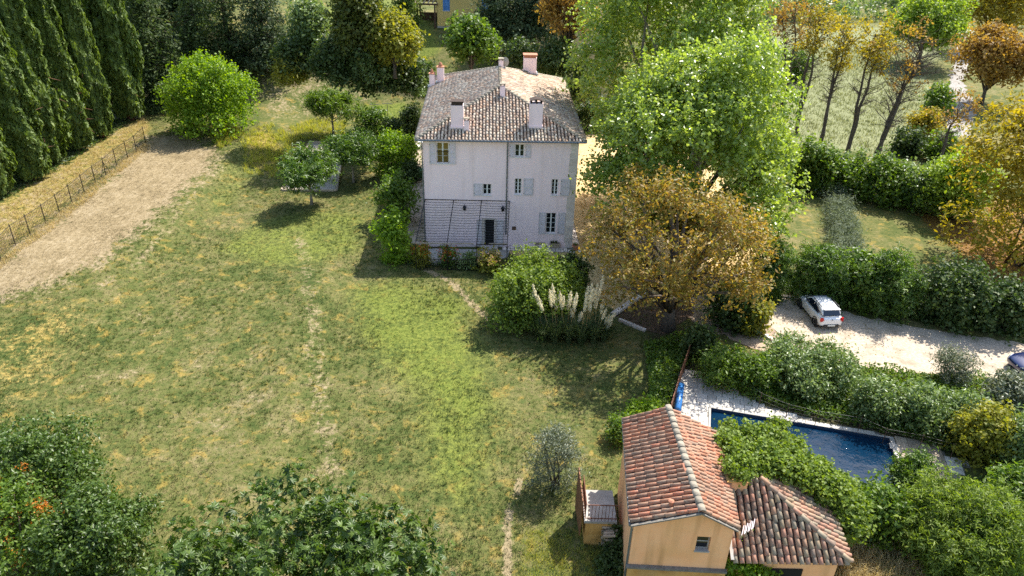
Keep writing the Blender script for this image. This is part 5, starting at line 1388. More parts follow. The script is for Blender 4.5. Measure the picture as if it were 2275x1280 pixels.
    m = MB(); m.lathe((0, 0, 0), [(0.055, 0), (0.05, 0.012)], 12); o = m.build('badge', MAT['rim'], T); o.location = (0, 0.005, .80 * hz); o.rotation_euler = (math.pi / 2 - 0.3, 0, 0)
    m = MB(); m.tube([(0, 0.75 * s, 1.5 * hz), (0, 0.55 * s, 1.66 * hz)], 0.012, 5); m.build('aerial', MAT['blackplastic'], T)
    return T
ca, cb_ = G(1815, 728), G(1797, 692)
cdir = unit((cb_ - ca)[:2])
cyaw = math.atan2(-cdir[0], cdir[1]) * 0.55
rc = (G(1824, 736) + G(1866, 738)) / 2
build_car('white hatchback with red tail lights parked alone on the pale gravel', (rc[0], rc[1] + 0.15, 0.026), 0.10, 'carwhite')
bc = G(2258, 838); nz = G(2231, 815)
build_car('dark blue car at the right edge of the car park, partly behind shrubs', (nz[0] + 4.25, bc[1] + 0.85, 0.026), math.pi / 2 + 0.06, 'carblue', suv=True)

# ------------------------------------------------------------------ yellow house far behind, on the rise
def build_yellow_house():
    a = G(972, 62); b = G(1085, 70)
    x0 = a[0]; y0 = a[1]; z0 = a[2]
    H = thing('yellow_house', 'yellow rendered house with blue shutters on the rise behind the trees', 'house', (x0, y0, z0 - 0.4), 0.05)
    Wd, D, h = b[0] - a[0] + 3.0, 9.0, 7.0
    def uv(px, py):
        d = ray(px, py); t = y0 / d[1]; q = CAMP + d * t; return q[0] - x0, q[2] - z0 + 0.4
    hs_ = []
    for bx in ((984, -12, 999, 24), (1070, -12, 1085, 26), (1010, 48, 1030, 70)):
        p, q = uv(bx[0], bx[3]), uv(bx[2], bx[1]); hs_.append([p[0], q[0], max(p[1], 0.35), q[1]])
    m = holed_wall(0, Wd, 0, h, hs_, 0.2); m.add([(0, 0, 0), (0, D, 0), (0, D, h), (0, 0, h), (Wd, 0, 0), (Wd, D, 0), (Wd, D, h), (Wd, 0, h)], [(1, 0, 3, 2), (4, 5, 6, 7), (5, 1, 2, 6)]); m.build('wall', MAT['yellow'], H)
    zc = uv(980, 58)[1]; MB().box(-0.03, hs_[2][0] - 0.02, -0.05, -0.004, 0, max(0.5, zc)).build('plinth', MAT['greybase'], H)
    for k, hh in enumerate(hs_[:2]):
        w = window(H, hh[0] + .002, hh[1] - .002, hh[2] + .002, hh[3] - .002, 2, 3)
        mid = (hh[0] + hh[1]) / 2
        shutter(H, hh[0] + 0.02, mid - 0.005, hh[2] + .02, hh[3] - .02, y=0.03, mat='blueshut', smat='blueshut'); shutter(H, mid + 0.005, hh[1] - .02, hh[2] + .02, hh[3] - .02, y=0.03, mat='blueshut', smat='blueshut')
    hh = hs_[2]; MB().box(hh[0], hh[1], 0.05, 0.1, hh[2], hh[3]).build('door', MAT['blueshut'], H)
    m = MB(); slab([(-.5, -.5, h), (Wd + .5, -.5, h), (Wd + .5, D / 2, h + 1.6), (-.5, D / 2, h + 1.6)], .1, m); slab([(Wd + .5, D + .5, h), (-.5, D + .5, h), (-.5, D / 2, h + 1.6), (Wd + .5, D / 2, h + 1.6)], .1, m); m.build('roof', MAT['terracotta'], H)
    c = G(948, 62); P = thing('wooden_pergola', 'dark wooden pergola built against the left side of the yellow house', 'pergola', c)
    for (x, y) in ((-1.2, 0), (1.2, 0), (-1.2, 3), (1.2, 3)): MB().bar((x, y, 0), (x, y, 3.0), 0.22).build('post', MAT['darkwood'], P)
    for y in (0, 3): MB().bar((-1.6, y, 3.1), (1.6, y, 3.1), 0.2).build('beam', MAT['darkwood'], P)
    for i in range(6): MB().bar((-1.5 + .6 * i, -0.4, 3.28), (-1.5 + .6 * i, 3.4, 3.28), 0.12).build('rafter', MAT['wood'], P)
    MB().box(-1.25, 1.25, 2.9, 2.96, 0, 1.6).build('screen', MAT['darkwood'], P)
build_yellow_house()

# ------------------------------------------------------------------ cypresses
def spire_arrays(H, r, n, rng, L=0.55, W=0.2, tip=0.12, base=0.25, bul=1.0):
    """columnar crown of upward sprays, ribbed by vertical shoots"""
    t = rng.random(n) ** 0.85
    prof = np.where(t < base, 0.62 + 0.38 * np.sqrt(t / base), np.clip((1 - t) / (1 - base), 0, 1) ** 0.58 * (1 - tip) + tip * (1 - t))
    a = rng.uniform(0, 2 * math.pi, n)
    ph = rng.uniform(0, 6, 5); rib = 0.84 + 0.15 * np.sin(a * 6 + t * 7 + ph[0]) + 0.08 * np.sin(a * 13 - t * 9 + ph[1]) + 0.14 * np.sin(a * 3 + t * 19 + ph[2]) + 0.07 * np.sin(t * 53 + a * 4 + ph[3]) + 0.05 * np.sin(t * 110 + a * 9 + ph[4])
    rr = r * prof * rib * np.where(rng.random(n) < 0.2, rng.uniform(0.5, 0.9, n), rng.uniform(0.9, 1.06, n)) * bul
    P = np.stack([np.cos(a) * rr, np.sin(a) * rr, 0.6 + t * (H - 0.6)], 1)
    D = np.stack([np.cos(a), np.sin(a), np.zeros(n)], 1)
    N = unit(D + rng.normal(size=(n, 3)) * 0.45 + [0, 0, 0.15]); T = np.array([0, 0, 1.0]) + D * 0.32 + rng.normal(size=(n, 3)) * 0.28
    l = L * rng.uniform(0.6, 1.3, n)
    return leaf_arrays(P, N, l, l * W / L, rng, 1, 0.2, T)

CYP = []
for k in range(3):
    rg = np.random.default_rng(60 + k); V, F = spire_arrays(24.0, 1.9, 28000, rg); me = mesh_np('cypress_crown', V, F); me.materials.append(LM['cypress'])
    mt = MB().tube([(0, 0, 0), (0.04, 0, 2), (0, 0.05, 9)], [0.34, 0.26, 0.1], 8)
    for j in range(9):
        a = rg.uniform(0, 6.28); z = rg.uniform(1.5, 8); mt.tube([(0, 0, z), (math.cos(a) * 1.6, math.sin(a) * 1.6, z + rg.uniform(-.1, .5)), (math.cos(a) * 2.4, math.sin(a) * 2.4, z + rg.uniform(-.2, .6))], [0.05, 0.03, 0.012], 4)
    mt = mt.mesh('cypress_trunk', True); mt.materials.append(MAT['barkred']); CYP.append((me, mt))
front = [(-44.9, 49.5), (-45.2, 54.5), (-45.0, 59.6), (-44.4, 64.2), (-45.3, 68.6), (-44.6, 72.6), (-44.2, 76.6), (-44.3, 83.5)]
backr = [(-50.5, 52), (-51, 58), (-50.3, 63.5), (-50.7, 69.5), (-50, 75.5), (-49.5, 81)]
ordn = ['first', 'second', 'third', 'fourth', 'fifth', 'sixth', 'seventh', 'eighth']
for row, pts in (('front row along the wire fence', front), ('back row deeper in the shade', backr)):
    for k, (x, y) in enumerate(pts):
        s = 0.92 + 0.18 * ((k * 37 + len(row)) % 10) / 10; rz = rnd.uniform(0, 6.28)
        if 'front' in row and k == 7: s *= 1.1
        t = thing('cypress', 'tall dark cypress, %s from the left in the %s' % (ordn[k], row), 'tree', (x, y, th(x, y)), rz, 'cypresses behind the wire fence')
        t.scale = (s * rnd.uniform(.85, 1.12), s * rnd.uniform(.85, 1.12), s * rnd.uniform(.82, 1.1))
        me, mt = CYP[(k + len(row)) % 3]
        link('trunk', mt, None, t); link('crown', me, None, t)

def conifer(label, x, y, H, r, n, seed, mat='conifer', layers=16, droop=0.15, group=None, bark='bark', cat='tree', name='conifer', clear=0.06, open_=0.5):
    """layered conifer: whorls of boughs carrying sprays"""
    rng = np.random.default_rng(seed); z0 = th(x, y); t = thing(name, label, cat, (x, y, z0), 0, group)
    B = []; Rr = []; mb = MB(); mb.tube([(0, 0, 0), (0.05, 0, H * .5), (0, 0, H * .97)], [0.022 * H, 0.015 * H, 0.03], 7)
    for i in range(layers):
        f = clear + (1 - clear) * (i + rng.uniform(0, .7)) / layers; rad = r * (1 - f) ** 0.75 * rng.uniform(0.75, 1.1) + 0.15
        k = max(4, int(9 * (1 - f) + 3))
        for j in range(k):
            a = 2 * math.pi * (j + rng.uniform(-.3, .3)) / k + i * 1.3; e = np.array([math.cos(a) * rad, math.sin(a) * rad, f * H - droop * rad + rng.normal() * .2])
            b0 = np.array([0, 0, f * H])
            if rad > 1.2: mb.tube([b0, (b0 + e) / 2 + [0, 0, .1], e], [0.06, 0.04, 0.015], 4, False)
            m = max(2, int(rad / 0.6))
            for q in range(m):
                g = (q + 0.8) / m; B.append(b0 + (e - b0) * g + rng.normal(size=3) * 0.15); Rr.append(0.35 + 0.5 * open_ * (0.5 + g * 0.5) * min(1, rad / 2.0) + rng.uniform(0, .2))
    mb.build('trunk', MAT[bark], t, True)
    V, F = crown_arrays(np.array(B), np.array(Rr), n, 0.42, 0.17, rng, 0.55, 1, 0.35, 0.5, 0.6)
    leafobj('crown', V, F, LM[mat], t); return t
def gx(px, py): p = G(px, py); return p[0], p[1]
x, y = gx(365, 238); conifer('broad dark conifer right of the cypress row behind the round bright tree', x, y, 17, 3.9, 16000, 71)
x, y = gx(455, 195); conifer('dark pointed conifer between the broad conifer and the spreading pine', x, y, 14.5, 3.2, 13000, 72)
x, y = gx(520, 178); conifer('slim dark conifer in shade left of the spreading pine', x, y, 16, 2.2, 8000, 73)
x, y = gx(595, 160); conifer('spreading pine with layered olive green boughs behind the bright yellow bush', x, y, 13, 5.2, 15000, 74, 'cedar', 10, 0.05, open_=.7)
x, y = gx(905, 75); conifer('slim dark cypress rising above the yellow green tree left of the yellow house', x, y, 13, 1.6, 7000, 75, 'cypress', 22, -0.4, name='cypress')
x, y = gx(1105, 138); conifer('dark flat layered cedar in front of the yellow house', x, y, 10.5, 4.8, 13000, 76, 'cedar', 8, 0.0, open_=.7, clear=.25)
x, y = gx(1185, 120); conifer('dark cedar with drooping rusty boughs right of the yellow house', x, y, 12, 4.4, 12000, 77, 'cedar', 9, 0.15, open_=.7, clear=.2)
x, y = gx(812, 70); conifer('tall dark pine behind the yellow green trees on the grassy bank', x, y, 15, 4.0, 13000, 78, 'conifer', 12, 0.1)
x, y = gx(330, 120); conifer('tall dark conifer far back above the cypress row', x, y, 18, 3.6, 12000, 79)
x, y = gx(440, 60); conifer('tall dark conifer far back above the pointed conifer', x, y, 18, 3.8, 12000, 80)

# ------------------------------------------------------------------ broad-leaved trees
plant('plane_tree', 'huge light green plane tree beside the right wall of the pink house', 'tree', (1318, 85, 1768, 560), 2.4, 'plane', 98000, 0.25, 0.19, 80, 0.25, 0.76, 101, 1, bark='barkpale', trunk_r=0.55, limbs=16, fill=0.2, jit=0.8)
plant('plane_tree', 'tallest light green plane tree rising behind the big one and out of the frame', 'tree', (1312, -200, 1716, 400), 3.2, 'plane', 84000, 0.27, 0.21, 76, 0.25, 0.76, 102, 1, bark='barkpale', trunk_r=0.6, limbs=14, fill=0.2, jit=0.8)
plant('chestnut_tree', 'horse chestnut with rusty orange autumn leaves in front of the plane tree', 'tree', (1306, 388, 1712, 728), 1.6, 'chestnut', 40000, 0.24, 0.12, 60, 0.24, 0.78, 103, 1, bark='bark', trunk_r=0.42, limbs=44, fill=0.4, gap=0.12)
plant('round_tree', 'round bright green tree at the end of the wire fence', 'tree', (352, 120, 565, 298), 0.3, 'bright', 28000, 0.26, 0.18, 38, 0.31, 0.68, 104, 1, bark='barkpale', grow=0.9)
for k, (bx, lab) in enumerate((((678, 200, 792, 272), 'small round topped tree behind the boules court, farthest of the trio'), ((620, 334, 748, 424), 'small dark leaved tree at the near left corner of the boules court'), ((722, 300, 838, 376), 'small round topped tree at the right edge of the boules court'))):
    plant('mulberry_tree', lab, 'tree', bx, 1.7, 'mid' if k == 0 else 'fig', 5200, 0.30, 0.25, 20, 0.36, 0.66, 110 + k, 3, bark='barkpale', trunk_r=0.13, limbs=9, group='small trees round the boules court')
plant('olive_tree', 'small grey olive tree standing alone on the lawn near the cottage', 'tree', (1178, 930, 1302, 1088), 0.3, 'olive', 10500, 0.13, 0.035, 26, 0.34, 0.68, 120, bark='bark', trunk_r=0.12, fill=0.5, limbs=16)
plant('olive_tree', 'small pale olive tree at the near edge of the car park', 'tree', (2080, 772, 2170, 850), 0.4, 'olive', 6000, 0.17, 0.045, 22, 0.36, 0.66, 121, bark='bark', trunk_r=0.10, fill=0.5, limbs=12)
# background trees left of centre
plant('oak_tree', 'grey green evergreen oak catching light at the edge of the grassy bank', 'tree', (655, -20, 725, 150), 0.4, 'silver', 11000, 0.36, 0.2, 24, 0.36, 0.62, 130)
plant('yellow_bush', 'spiky yellow green bush on the dry grass behind the round bright tree', 'bush', (606, 133, 686, 190), 0, 'goldgreen', 4200, 0.42, 0.10, 16, 0.34, 0.66, 131)
plant('maple_tree', 'olive green tree with yellowing crown above the back hedge', 'tree', (745, -60, 845, 165), 0.5, 'oliveleaf', 13000, 0.36, 0.24, 28, 0.34, 0.66, 132)
plant('maple_tree', 'sunlit yellow green tree on the bank right of the yellowing one', 'tree', (822, 25, 925, 165), 0.6, 'goldgreen', 9000, 0.36, 0.24, 24, 0.36, 0.66, 133)
plant('ash_tree', 'mid green tree standing between the pink house roof and the yellow house', 'tree', (1004, 38, 1090, 170), 0.6, 'mid', 11000, 0.36, 0.24, 26, 0.35, 0.66, 134)
plant('chestnut_tree', 'brown leaved tree behind the pink house left of the plane trees', 'tree', (1205, -60, 1330, 120), 2.0, 'orange', 10000, 0.40, 0.2, 26, 0.35, 0.68, 136, gap=0.2, limbs=24)
def pine(label, px, py, H, lean, r, seed, mat):
    rng = np.random.default_rng(seed); p = G(px, py); t = thing('pine_tree', label, 'tree', p)
    C = np.array([[lean[0], lean[1], H]]) + rng.normal(size=(26, 3)) * [r * .5, r * .5, r * .3]
    Rd = rng.uniform(.7, 1.4, 26); trunk_mb(H, 0.42, C, rng, lean, 14, 0.01, 0.7).build('trunk', MAT['barkred'], t, True)
    V, F = crown_arrays(C, Rd, 9000, 0.42, 0.12, rng, 0.6, fill=.4); leafobj('crown', V, F, LM[mat], t)
pine('pine with upright red brown trunk behind the pink house', 1228, 118, 15, (1.0, 0), 4.2, 141, 'cedar')
pine('leaning red brown trunked pine right of the upright one', 1243, 128, 16, (3.6, 0.5), 4.2, 142, 'orange')
def hedge(name, label, boxes, mat, n, L, W, seed, clear=0, mat2=None, cat='hedge', group=None, vs=1.0):
    """one hedge: a run of clumps fused into one mass"""
    rng = np.random.default_rng(seed); fits = [fit_crown(*b, clear) for b in boxes]; o = np.array([fits[0][0], fits[0][1], fits[0][2]])
    t = thing(name, label, cat, o, 0, group); C = []; Rd = []
    fits = [(x, y, zg, r, rz * vs, zc * vs) for x, y, zg, r, rz, zc in fits]
    for (x, y, zg, r, rz, zc) in fits:
        c, rd = lobes_on((r, r, rz), 12, rng, 0.6, 0.44); c[:, 2] += zc
        a = np.linspace(0, 6.28, 9)[:8]; c = np.concatenate([c, np.stack([np.cos(a) * r * .7, np.sin(a) * r * .7, np.full(8, .3 * rz)], 1)]); rd = np.concatenate([rd, np.full(8, .42 * min(r, rz))])
        c += np.array([x, y, zg]) - o; C.append(c); Rd.append(rd)
    C = np.concatenate(C); Rd = np.concatenate(Rd)
    for (x, y, zg, r, rz, zc) in fits:
        b = np.array([x, y, zg]) - o
        for q in range(3): MB().tube([b + rng.normal(size=3) * [.2, .2, 0], b + np.array([rng.normal() * r * .4, rng.normal() * r * .4, zc])], [0.06, 0.02], 5).build('stem', MAT['bark'], t)
    V, F = crown_arrays(C, Rd, n, L, W, rng, 0.85, fill=0.2); V[:, 2] = np.maximum(V[:, 2], terrain(V[:, 0] + o[0], V[:, 1] + o[1]) - o[2] + 0.03)
    if mat2:
        nf = len(F); sel = np.repeat(wob(V[F[::2, 0]], 0.55, 2.1) > 0.06, 2)
        leafobj('foliage', V, F[~sel], LM[mat], t); leafobj('pale_foliage', V, F[sel], LM[mat2], t)
    else: leafobj('foliage', V, F, LM[mat], t)
    return t
hedge('hedge', 'long dark overgrown hedge curving behind the back lawn', [(615, 100, 700, 160), (690, 105, 770, 175), (745, 118, 830, 192), (800, 130, 890, 205), (860, 135, 940, 212), (905, 150, 965, 220)], 'dark', 28000, 0.34, 0.22, 150, mat2='silver', vs=1.25)
hedge('hedge', 'dark laurel hedge with pale patches behind the lower right lawn', [(1758, 310, 1830, 425), (1800, 325, 1880, 432), (1850, 335, 1935, 440), (1905, 345, 1990, 452), (1965, 355, 2045, 462), (2020, 375, 2105, 470)], 'mid', 28000, 0.30, 0.20, 151, mat2='silver', vs=1.0)
hedge('hedge', 'dark shrubs behind the pink house under the brown pines', [(1262, 120, 1330, 230), (1280, 190, 1345, 290), (1180, 90, 1270, 170), (1120, 95, 1190, 150)], 'dark', 12000, 0.34, 0.22, 152)
def woods():
    rng = np.random.default_rng(153); C = []; Rd = []
    for px in range(1650, 2130, 22):
        for py in (-60, -20, 15):
            if py > 0 and px > 2010: continue
            if rng.random() < .2: continue
            p = G(px + rng.uniform(-10, 10), py + 30 + rng.uniform(-8, 8)); h = rng.uniform(2.0, 4.5); C += [p + [rng.normal(), rng.normal(), h * .3], p + [rng.normal(), rng.normal(), h * .75], p + [rng.normal(), rng.normal(), h * .6]]; Rd += [h * .55, h * .45, h * .5]
    for px in range(-100, 1650, 40):
        for py in (-70, -110):
            p = G(px + rng.uniform(-15, 15), py + rng.uniform(-10, 10)); h = rng.uniform(4, 7); C += [p + [0, 0, h * .4], p + [rng.normal(), rng.normal(), h * .8]]; Rd += [h * .5, h * .4]
    V, F = crown_arrays(np.array(C), np.array(Rd), 36000, 0.75, 0.5, rng, 0.9, fill=.15); o = leafobj('far_woods', V, F, LM['silver'], None); tag(o, kind='stuff')
woods()
def dark_woods():
    rng = np.random.default_rng(154); C = []; Rd = []
    for px in range(-260, 700, 34):
        for py in (70, 20, -40, -100):
            if px > 480 and py > 10: continue
            p = G(px + rng.uniform(-12, 12), py + rng.uniform(-12, 12)); h = rng.uniform(5, 9)
            for f, q in ((.2, .34), (.5, .3), (.8, .18)): C.append(p + [rng.normal() * .4, rng.normal() * .4, h * f]); Rd.append(h * q)
    V, F = crown_arrays(np.array(C), np.array(Rd), 40000, 0.7, 0.35, rng, 1.0, fill=.15); tag(leafobj('conifer_woods', V, F, LM['conifer'], None), kind='stuff')
dark_woods()
hedge('laurel_bush', 'big rounded glossy green bush in front of the pink house', [(1082, 588, 1188, 735), (1120, 552, 1240, 690), (1150, 590, 1262, 742), (1205, 585, 1302, 715)], 'ivy', 30000, 0.19, 0.12, 170, cat='bush')
for k, (bx, lab, m) in enumerate((((782, 240, 872, 312), 'dark glossy shrub on the right of the farthest small tree', 'fig'), ((852, 266, 902, 312), 'small dark shrub between the glossy shrub and the pink house', 'dark'), ((890, 235, 940, 300), 'dark shrub against the back left corner of the pink house', 'dark'),
        ((828, 292, 902, 398), 'feathery light green bush left of the pink house', 'bright'), ((880, 300, 925, 368), 'pale green bush beside the white garden chair', 'bright'), ((845, 385, 922, 500), 'dark green shrub in shade close to the left wall of the pink house', 'mid'),
        ((842, 468, 902, 588), 'upright light laurel shrub at the shadow edge left of the pergola', 'bright'), ((895, 365, 925, 405), 'low dark shrub beside the green storage box', 'dark'))):
    plant('shrub', lab, 'shrub', bx, 0, m, 5200 if k != 3 else 7000, 0.26, 0.15 if m != 'bright' else 0.12, 18, 0.36, 0.66, 160 + k)
# big bush, pampas, flower shrubs in front of the house
plant('laurel_bush', 'darker smaller bush behind the big rounded one beside the courtyard', 'bush', (1225, 560, 1308, 655), 0, 'dark', 6500, 0.20, 0.12, 22, 0.34, 0.68, 171)
plant('rose_bush', 'red flowering rose bush at the left end of the terrace', 'bush', (912, 540, 956, 592), 0, 'goldgreen', 2600, 0.16, 0.10, 14, 0.36, 0.66, 172)
plant('rose_bush', 'straggly rose with red blooms climbing the pergola post', 'bush', (975, 545, 1018, 592), 0, 'mid', 1500, 0.15, 0.10, 12, 0.36, 0.66, 173)
plant('hydrangea', 'faded orange tan hydrangea at the left end of the big rounded bush', 'bush', (1055, 550, 1112, 608), 0, 'goldgreen', 2200, 0.17, 0.12, 14, 0.36, 0.66, 174)
plant('garden_shrub', 'low dark shrub between the two red roses by the railing', 'shrub', (1018, 560, 1062, 598), 0, 'silver', 1600, 0.15, 0.10, 12, 0.36, 0.66, 175)
for nm, n, m, s in (('rose_bush', 90, 'redflower', 1), ('rose_bush.001', 120, 'redflower', 2), ('hydrangea', 240, 'pinkflower', 3)):
    t = bpy.data.objects[nm]; cr = t.children[0]; cr = [c for c in t.children if c.name.startswith('crown')][0]; rg = np.random.default_rng(s)
    v = np.array([q.co[:] for q in cr.data.vertices]); tops = v[v[:, 2] > np.percentile(v[:, 2], 62)]
    P = tops[rg.integers(0, len(tops), n)] + rg.normal(size=(n, 3)) * .05
    V, F = leaf_arrays(P, unit(rg.normal(size=(n, 3)) + [0, -.3, .8]), 0.16, 0.15, rg, 3); leafobj('blossom', V, F, LM[m], t)

def pampas():
    rng = np.random.default_rng(180); c = G(1272, 752); T = thing('pampas_grass', 'tall pampas grass with creamy white plumes in front of the big bush', 'grass clump', c)
    tufts = [(-2.0, -.4), (-1.2, -.6), (-.3, -.5), (.5, -.7), (1.3, -.5), (2.0, -.2), (.9, .3), (-.6, .3), (1.9, .6)]
    for x, y in tufts:
        n = 420; a = rng.uniform(0, 6.283, n); l = rng.uniform(1.3, 2.5, n); out = rng.uniform(.25, 1.0, n)
        B = np.stack([x + np.cos(a) * .15, y + np.sin(a) * .15, np.zeros(n)], 1); D = np.stack([np.cos(a), np.sin(a), np.zeros(n)], 1); S = np.stack([-np.sin(a), np.cos(a), np.zeros(n)], 1) * .014
        K = []
        for f in (0, .4, .75, 1.0):
            h = l * (f * 1.0 - 0.42 * out * f ** 2.2); K.append(B + D * (l * out * .62 * f ** 1.6)[:, None] + np.array([0, 0, 1.0]) * h[:, None])
        V = []
        for i, k in enumerate(K[:3]): V += [k - S * (1 - .2 * i), k + S * (1 - .2 * i)]
        V.append(K[3]); V = np.stack(V, 1).reshape(-1, 3); i = np.arange(n)[:, None] * 7
        F = np.concatenate([i + np.array([[0, 1, 3]]), i + np.array([[0, 3, 2]]), i + np.array([[2, 3, 5]]), i + np.array([[2, 5, 4]]), i + np.array([[4, 5, 6]])], 1).reshape(-1, 3)
        V[:, 2] = np.maximum(V[:, 2], .02); leafobj('leaf_tuft', V, F, LM['pampas'], T)
    plumes = [(1186, 640), (1197, 664), (1228, 640), (1222, 652), (1245, 655), (1235, 662), (1252, 664), (1268, 655), (1261, 672), (1281, 658), (1276, 668), (1306, 645), (1314, 640), (1317, 650), (1324, 660), (1312, 672), (1326, 640), (1331, 652), (1340, 672), (1345, 690), (1352, 704), (1364, 700), (1291, 698), (1356, 724), (1338, 622), (1328, 655), (1270, 690), (1302, 668)]
    for k, (px, py) in enumerate(plumes):
        x0, y0 = tufts[k % len(tufts)]; yb = c[1] + rng.uniform(-1.3, 0.0); d = ray(px, py); q = CAMP + d * (yb / d[1]); tip = q - c
        tip[2] = max(1.6, tip[2]); base = np.array([tip[0] * .72 + rng.normal() * .2, y0 * .6, .2]); low = base + (tip - base) * .72
        m = MB(); m.tube([base, (base + low) / 2 + [0, 0, .05], tip], [0.014, 0.012, 0.006], 4); m.build('stalk', LM['straw'], T)
        n = 200; f = rng.random(n); ax = unit(tip - low); P = low + (tip - low) * f[:, None] * 1.25 + rng.normal(size=(n, 3)) * (0.058 * np.sin(math.pi * np.clip(f * .9 + .08, 0, 1)))[:, None]
        V, F = leaf_arrays(P, unit(rng.normal(size=(n, 3))), 0.22, 0.035, rng, 1, .1, np.tile(ax + [0, 0, .3], (n, 1)) + rng.normal(size=(n, 3)) * .35); leafobj('plume', V, F, LM['plume'], T)
pampas()

# row of bare, thin trees on the right
def thin_tree(label, bp, tp, seed, mat, n, spread=2.0, forks=2, group='row of thin bare trunked trees'):
    rng = np.random.default_rng(seed); b = G(*bp); T = thing('thin_tree', label, 'tree', b, 0, group)
    # height from the crown's top, lean from its position
    y1 = b[1] + 1.0; d = ray(*tp); q = CAMP + d * (y1 / d[1]); top = q - b
    m = MB(); C = []
    for f in range(forks):
        off = np.array([rng.normal() * .5, rng.normal() * .5, 0]) * (f > 0) * 1.4
        pts = [np.array([0, 0, 0.]) + off * .15]; 
        for i in range(1, 8):
            t = i / 7; pts.append(top * t * np.array([1, 1, .96]) + off * t * 1.2 + np.array([rng.normal() * .12, rng.normal() * .12, 0]) + np.array([-top[0] * .18 * math.sin(math.pi * t), 0, 0]))
        m.tube(pts, [0.20 * (1 - .85 * i / 7) + .02 for i in range(8)], 6)
        for k in range(26):
            t = rng.uniform(.25, 1) ** .8; i = min(6, int(t * 7)); p = pts[i] + (pts[i + 1] - pts[i]) * (t * 7 - i); a = rng.uniform(0, 6.28); l = rng.uniform(.8, 1.7) * spread * (.45 + .55 * t)
            e = p + np.array([math.cos(a) * l, math.sin(a) * l, l * rng.uniform(.15, .9)]); mid = (p + e) / 2 + rng.normal(size=3) * .12 * l
            m.tube([p, mid, e], [.05, .03, .01], 4, False)
            for _ in range(5):
                e2 = mid + rng.normal(size=3) * l * .4 + [0, 0, l * .25]; m.tube([mid, e2], [.02, .006], 3, False)
                if t > .72: C.append(e2)
            if t > .66: C += [e, mid]
    m.build('trunk', MAT['bark'], T)
    C = np.array(C); V, F = crown_arrays(C, rng.uniform(.25, .6, len(C)), n, .30, .17, rng, .8, fill=.6); leafobj('crown', V, F, LM[mat], T)
thin_tree('thin golden topped tree first from the left in the row behind the laurel hedge', (1768, 300), (1818, 40), 190, 'gold', 2300, 1.7)
thin_tree('thin golden topped tree second from the left in the row behind the laurel hedge', (1818, 330), (1878, 65), 191, 'gold', 1900, 1.4)
thin_tree('thin orange topped tree third from the left in the row behind the laurel hedge', (1878, 350), (1945, 62), 192, 'gold', 2200, 1.7)
thin_tree('almost bare purple brown tree fourth in the row behind the laurel hedge', (1940, 375), (2050, 105), 193, 'orange', 700, 2.4, 3)
thin_tree('reddish brown thin tree at the far left of the row against the plane trees', (1735, 260), (1738, 18), 194, 'orange', 2000, 2.0)
thin_tree('small leaning half bare tree beside the pale road behind the hedge', (2082, 375), (2130, 235), 195, 'orange', 600, 1.6, 1)
plant('poplar_tree', 'vivid light green tree beside the far end of the pale road', 'tree', (1985, -20, 2140, 135), 1.0, 'lime', 26000, 0.42, 0.28, 36, 0.32, 0.68, 200)
plant('chestnut_tree', 'orange brown tree on the right side of the pale road', 'tree', (2135, 58, 2290, 205), 2.0, 'orange', 18000, 0.46, 0.26, 34, 0.33, 0.68, 201, gap=.25, limbs=26)
plant('chestnut_tree', 'olive brown tree at the far end of the pale road', 'tree', (2140, -60, 2300, 95), 2.0, 'gold', 17000, 0.5, 0.3, 32, 0.33, 0.68, 202, gap=.3, limbs=24)
plant('chestnut_tree', 'large golden yellow tree cut by the right edge above the leaf strewn ground', 'tree', (2168, 150, 2500, 610), 0.45, 'gold', 32000, 0.36, 0.18, 56, 0.30, 0.70, 203, gap=.25, limbs=34)
plant('acacia_tree', 'light yellow green bushy tree at the right end of the laurel hedge', 'tree', (2072, 325, 2205, 485), 0.45, 'lime', 12000, 0.32, 0.18, 30, 0.34, 0.68, 204)
plant('sumac_bush', 'orange and green autumn bush between the bare tree and the pale road', 'bush', (2022, 245, 2085, 325), 0, 'gold', 4500, 0.36, 0.2, 18, 0.36, 0.66, 205)
for k, (bx, lab, m) in enumerate((((2060, 190, 2120, 260), 'mid green bush on the left side of the pale road', 'mid'), ((2060, 300, 2130, 365), 'mid green bush below the orange autumn bush', 'mid'), ((1990, 290, 2050, 345), 'dull green bush at the foot of the almost bare tree', 'dark'), ((1740, 105, 1800, 180), 'green bush at the far edge of the pale field left of the thin trees', 'mid'))):
    plant('bush', lab, 'bush', bx, 0, m, 3600, 0.36, 0.22, 16, 0.36, 0.66, 210 + k)
# lavender strip
for k in range(14):
    i, j = k // 2, k % 2
    a = np.array([1848 + 18 * j, 446]); b = np.array([1862 + 30 * j, 578]); f = i / 6.0; p = a + (b - a) * f
    g = G(*p); plant('lavender_bush', 'lavender mound in the lawn strip, %s column, %s counting from the dark hedge' % (('left', 'right')[j], ordn[i]), 'lavender', None, 0, 'lav', 1500, 0.35, 0.05, 10, 0.4, 0.6, 230 + k, group='lavender mounds in the strip', at=(g[0], g[1], 0.78, 0.5, 0.42), part='foliage')
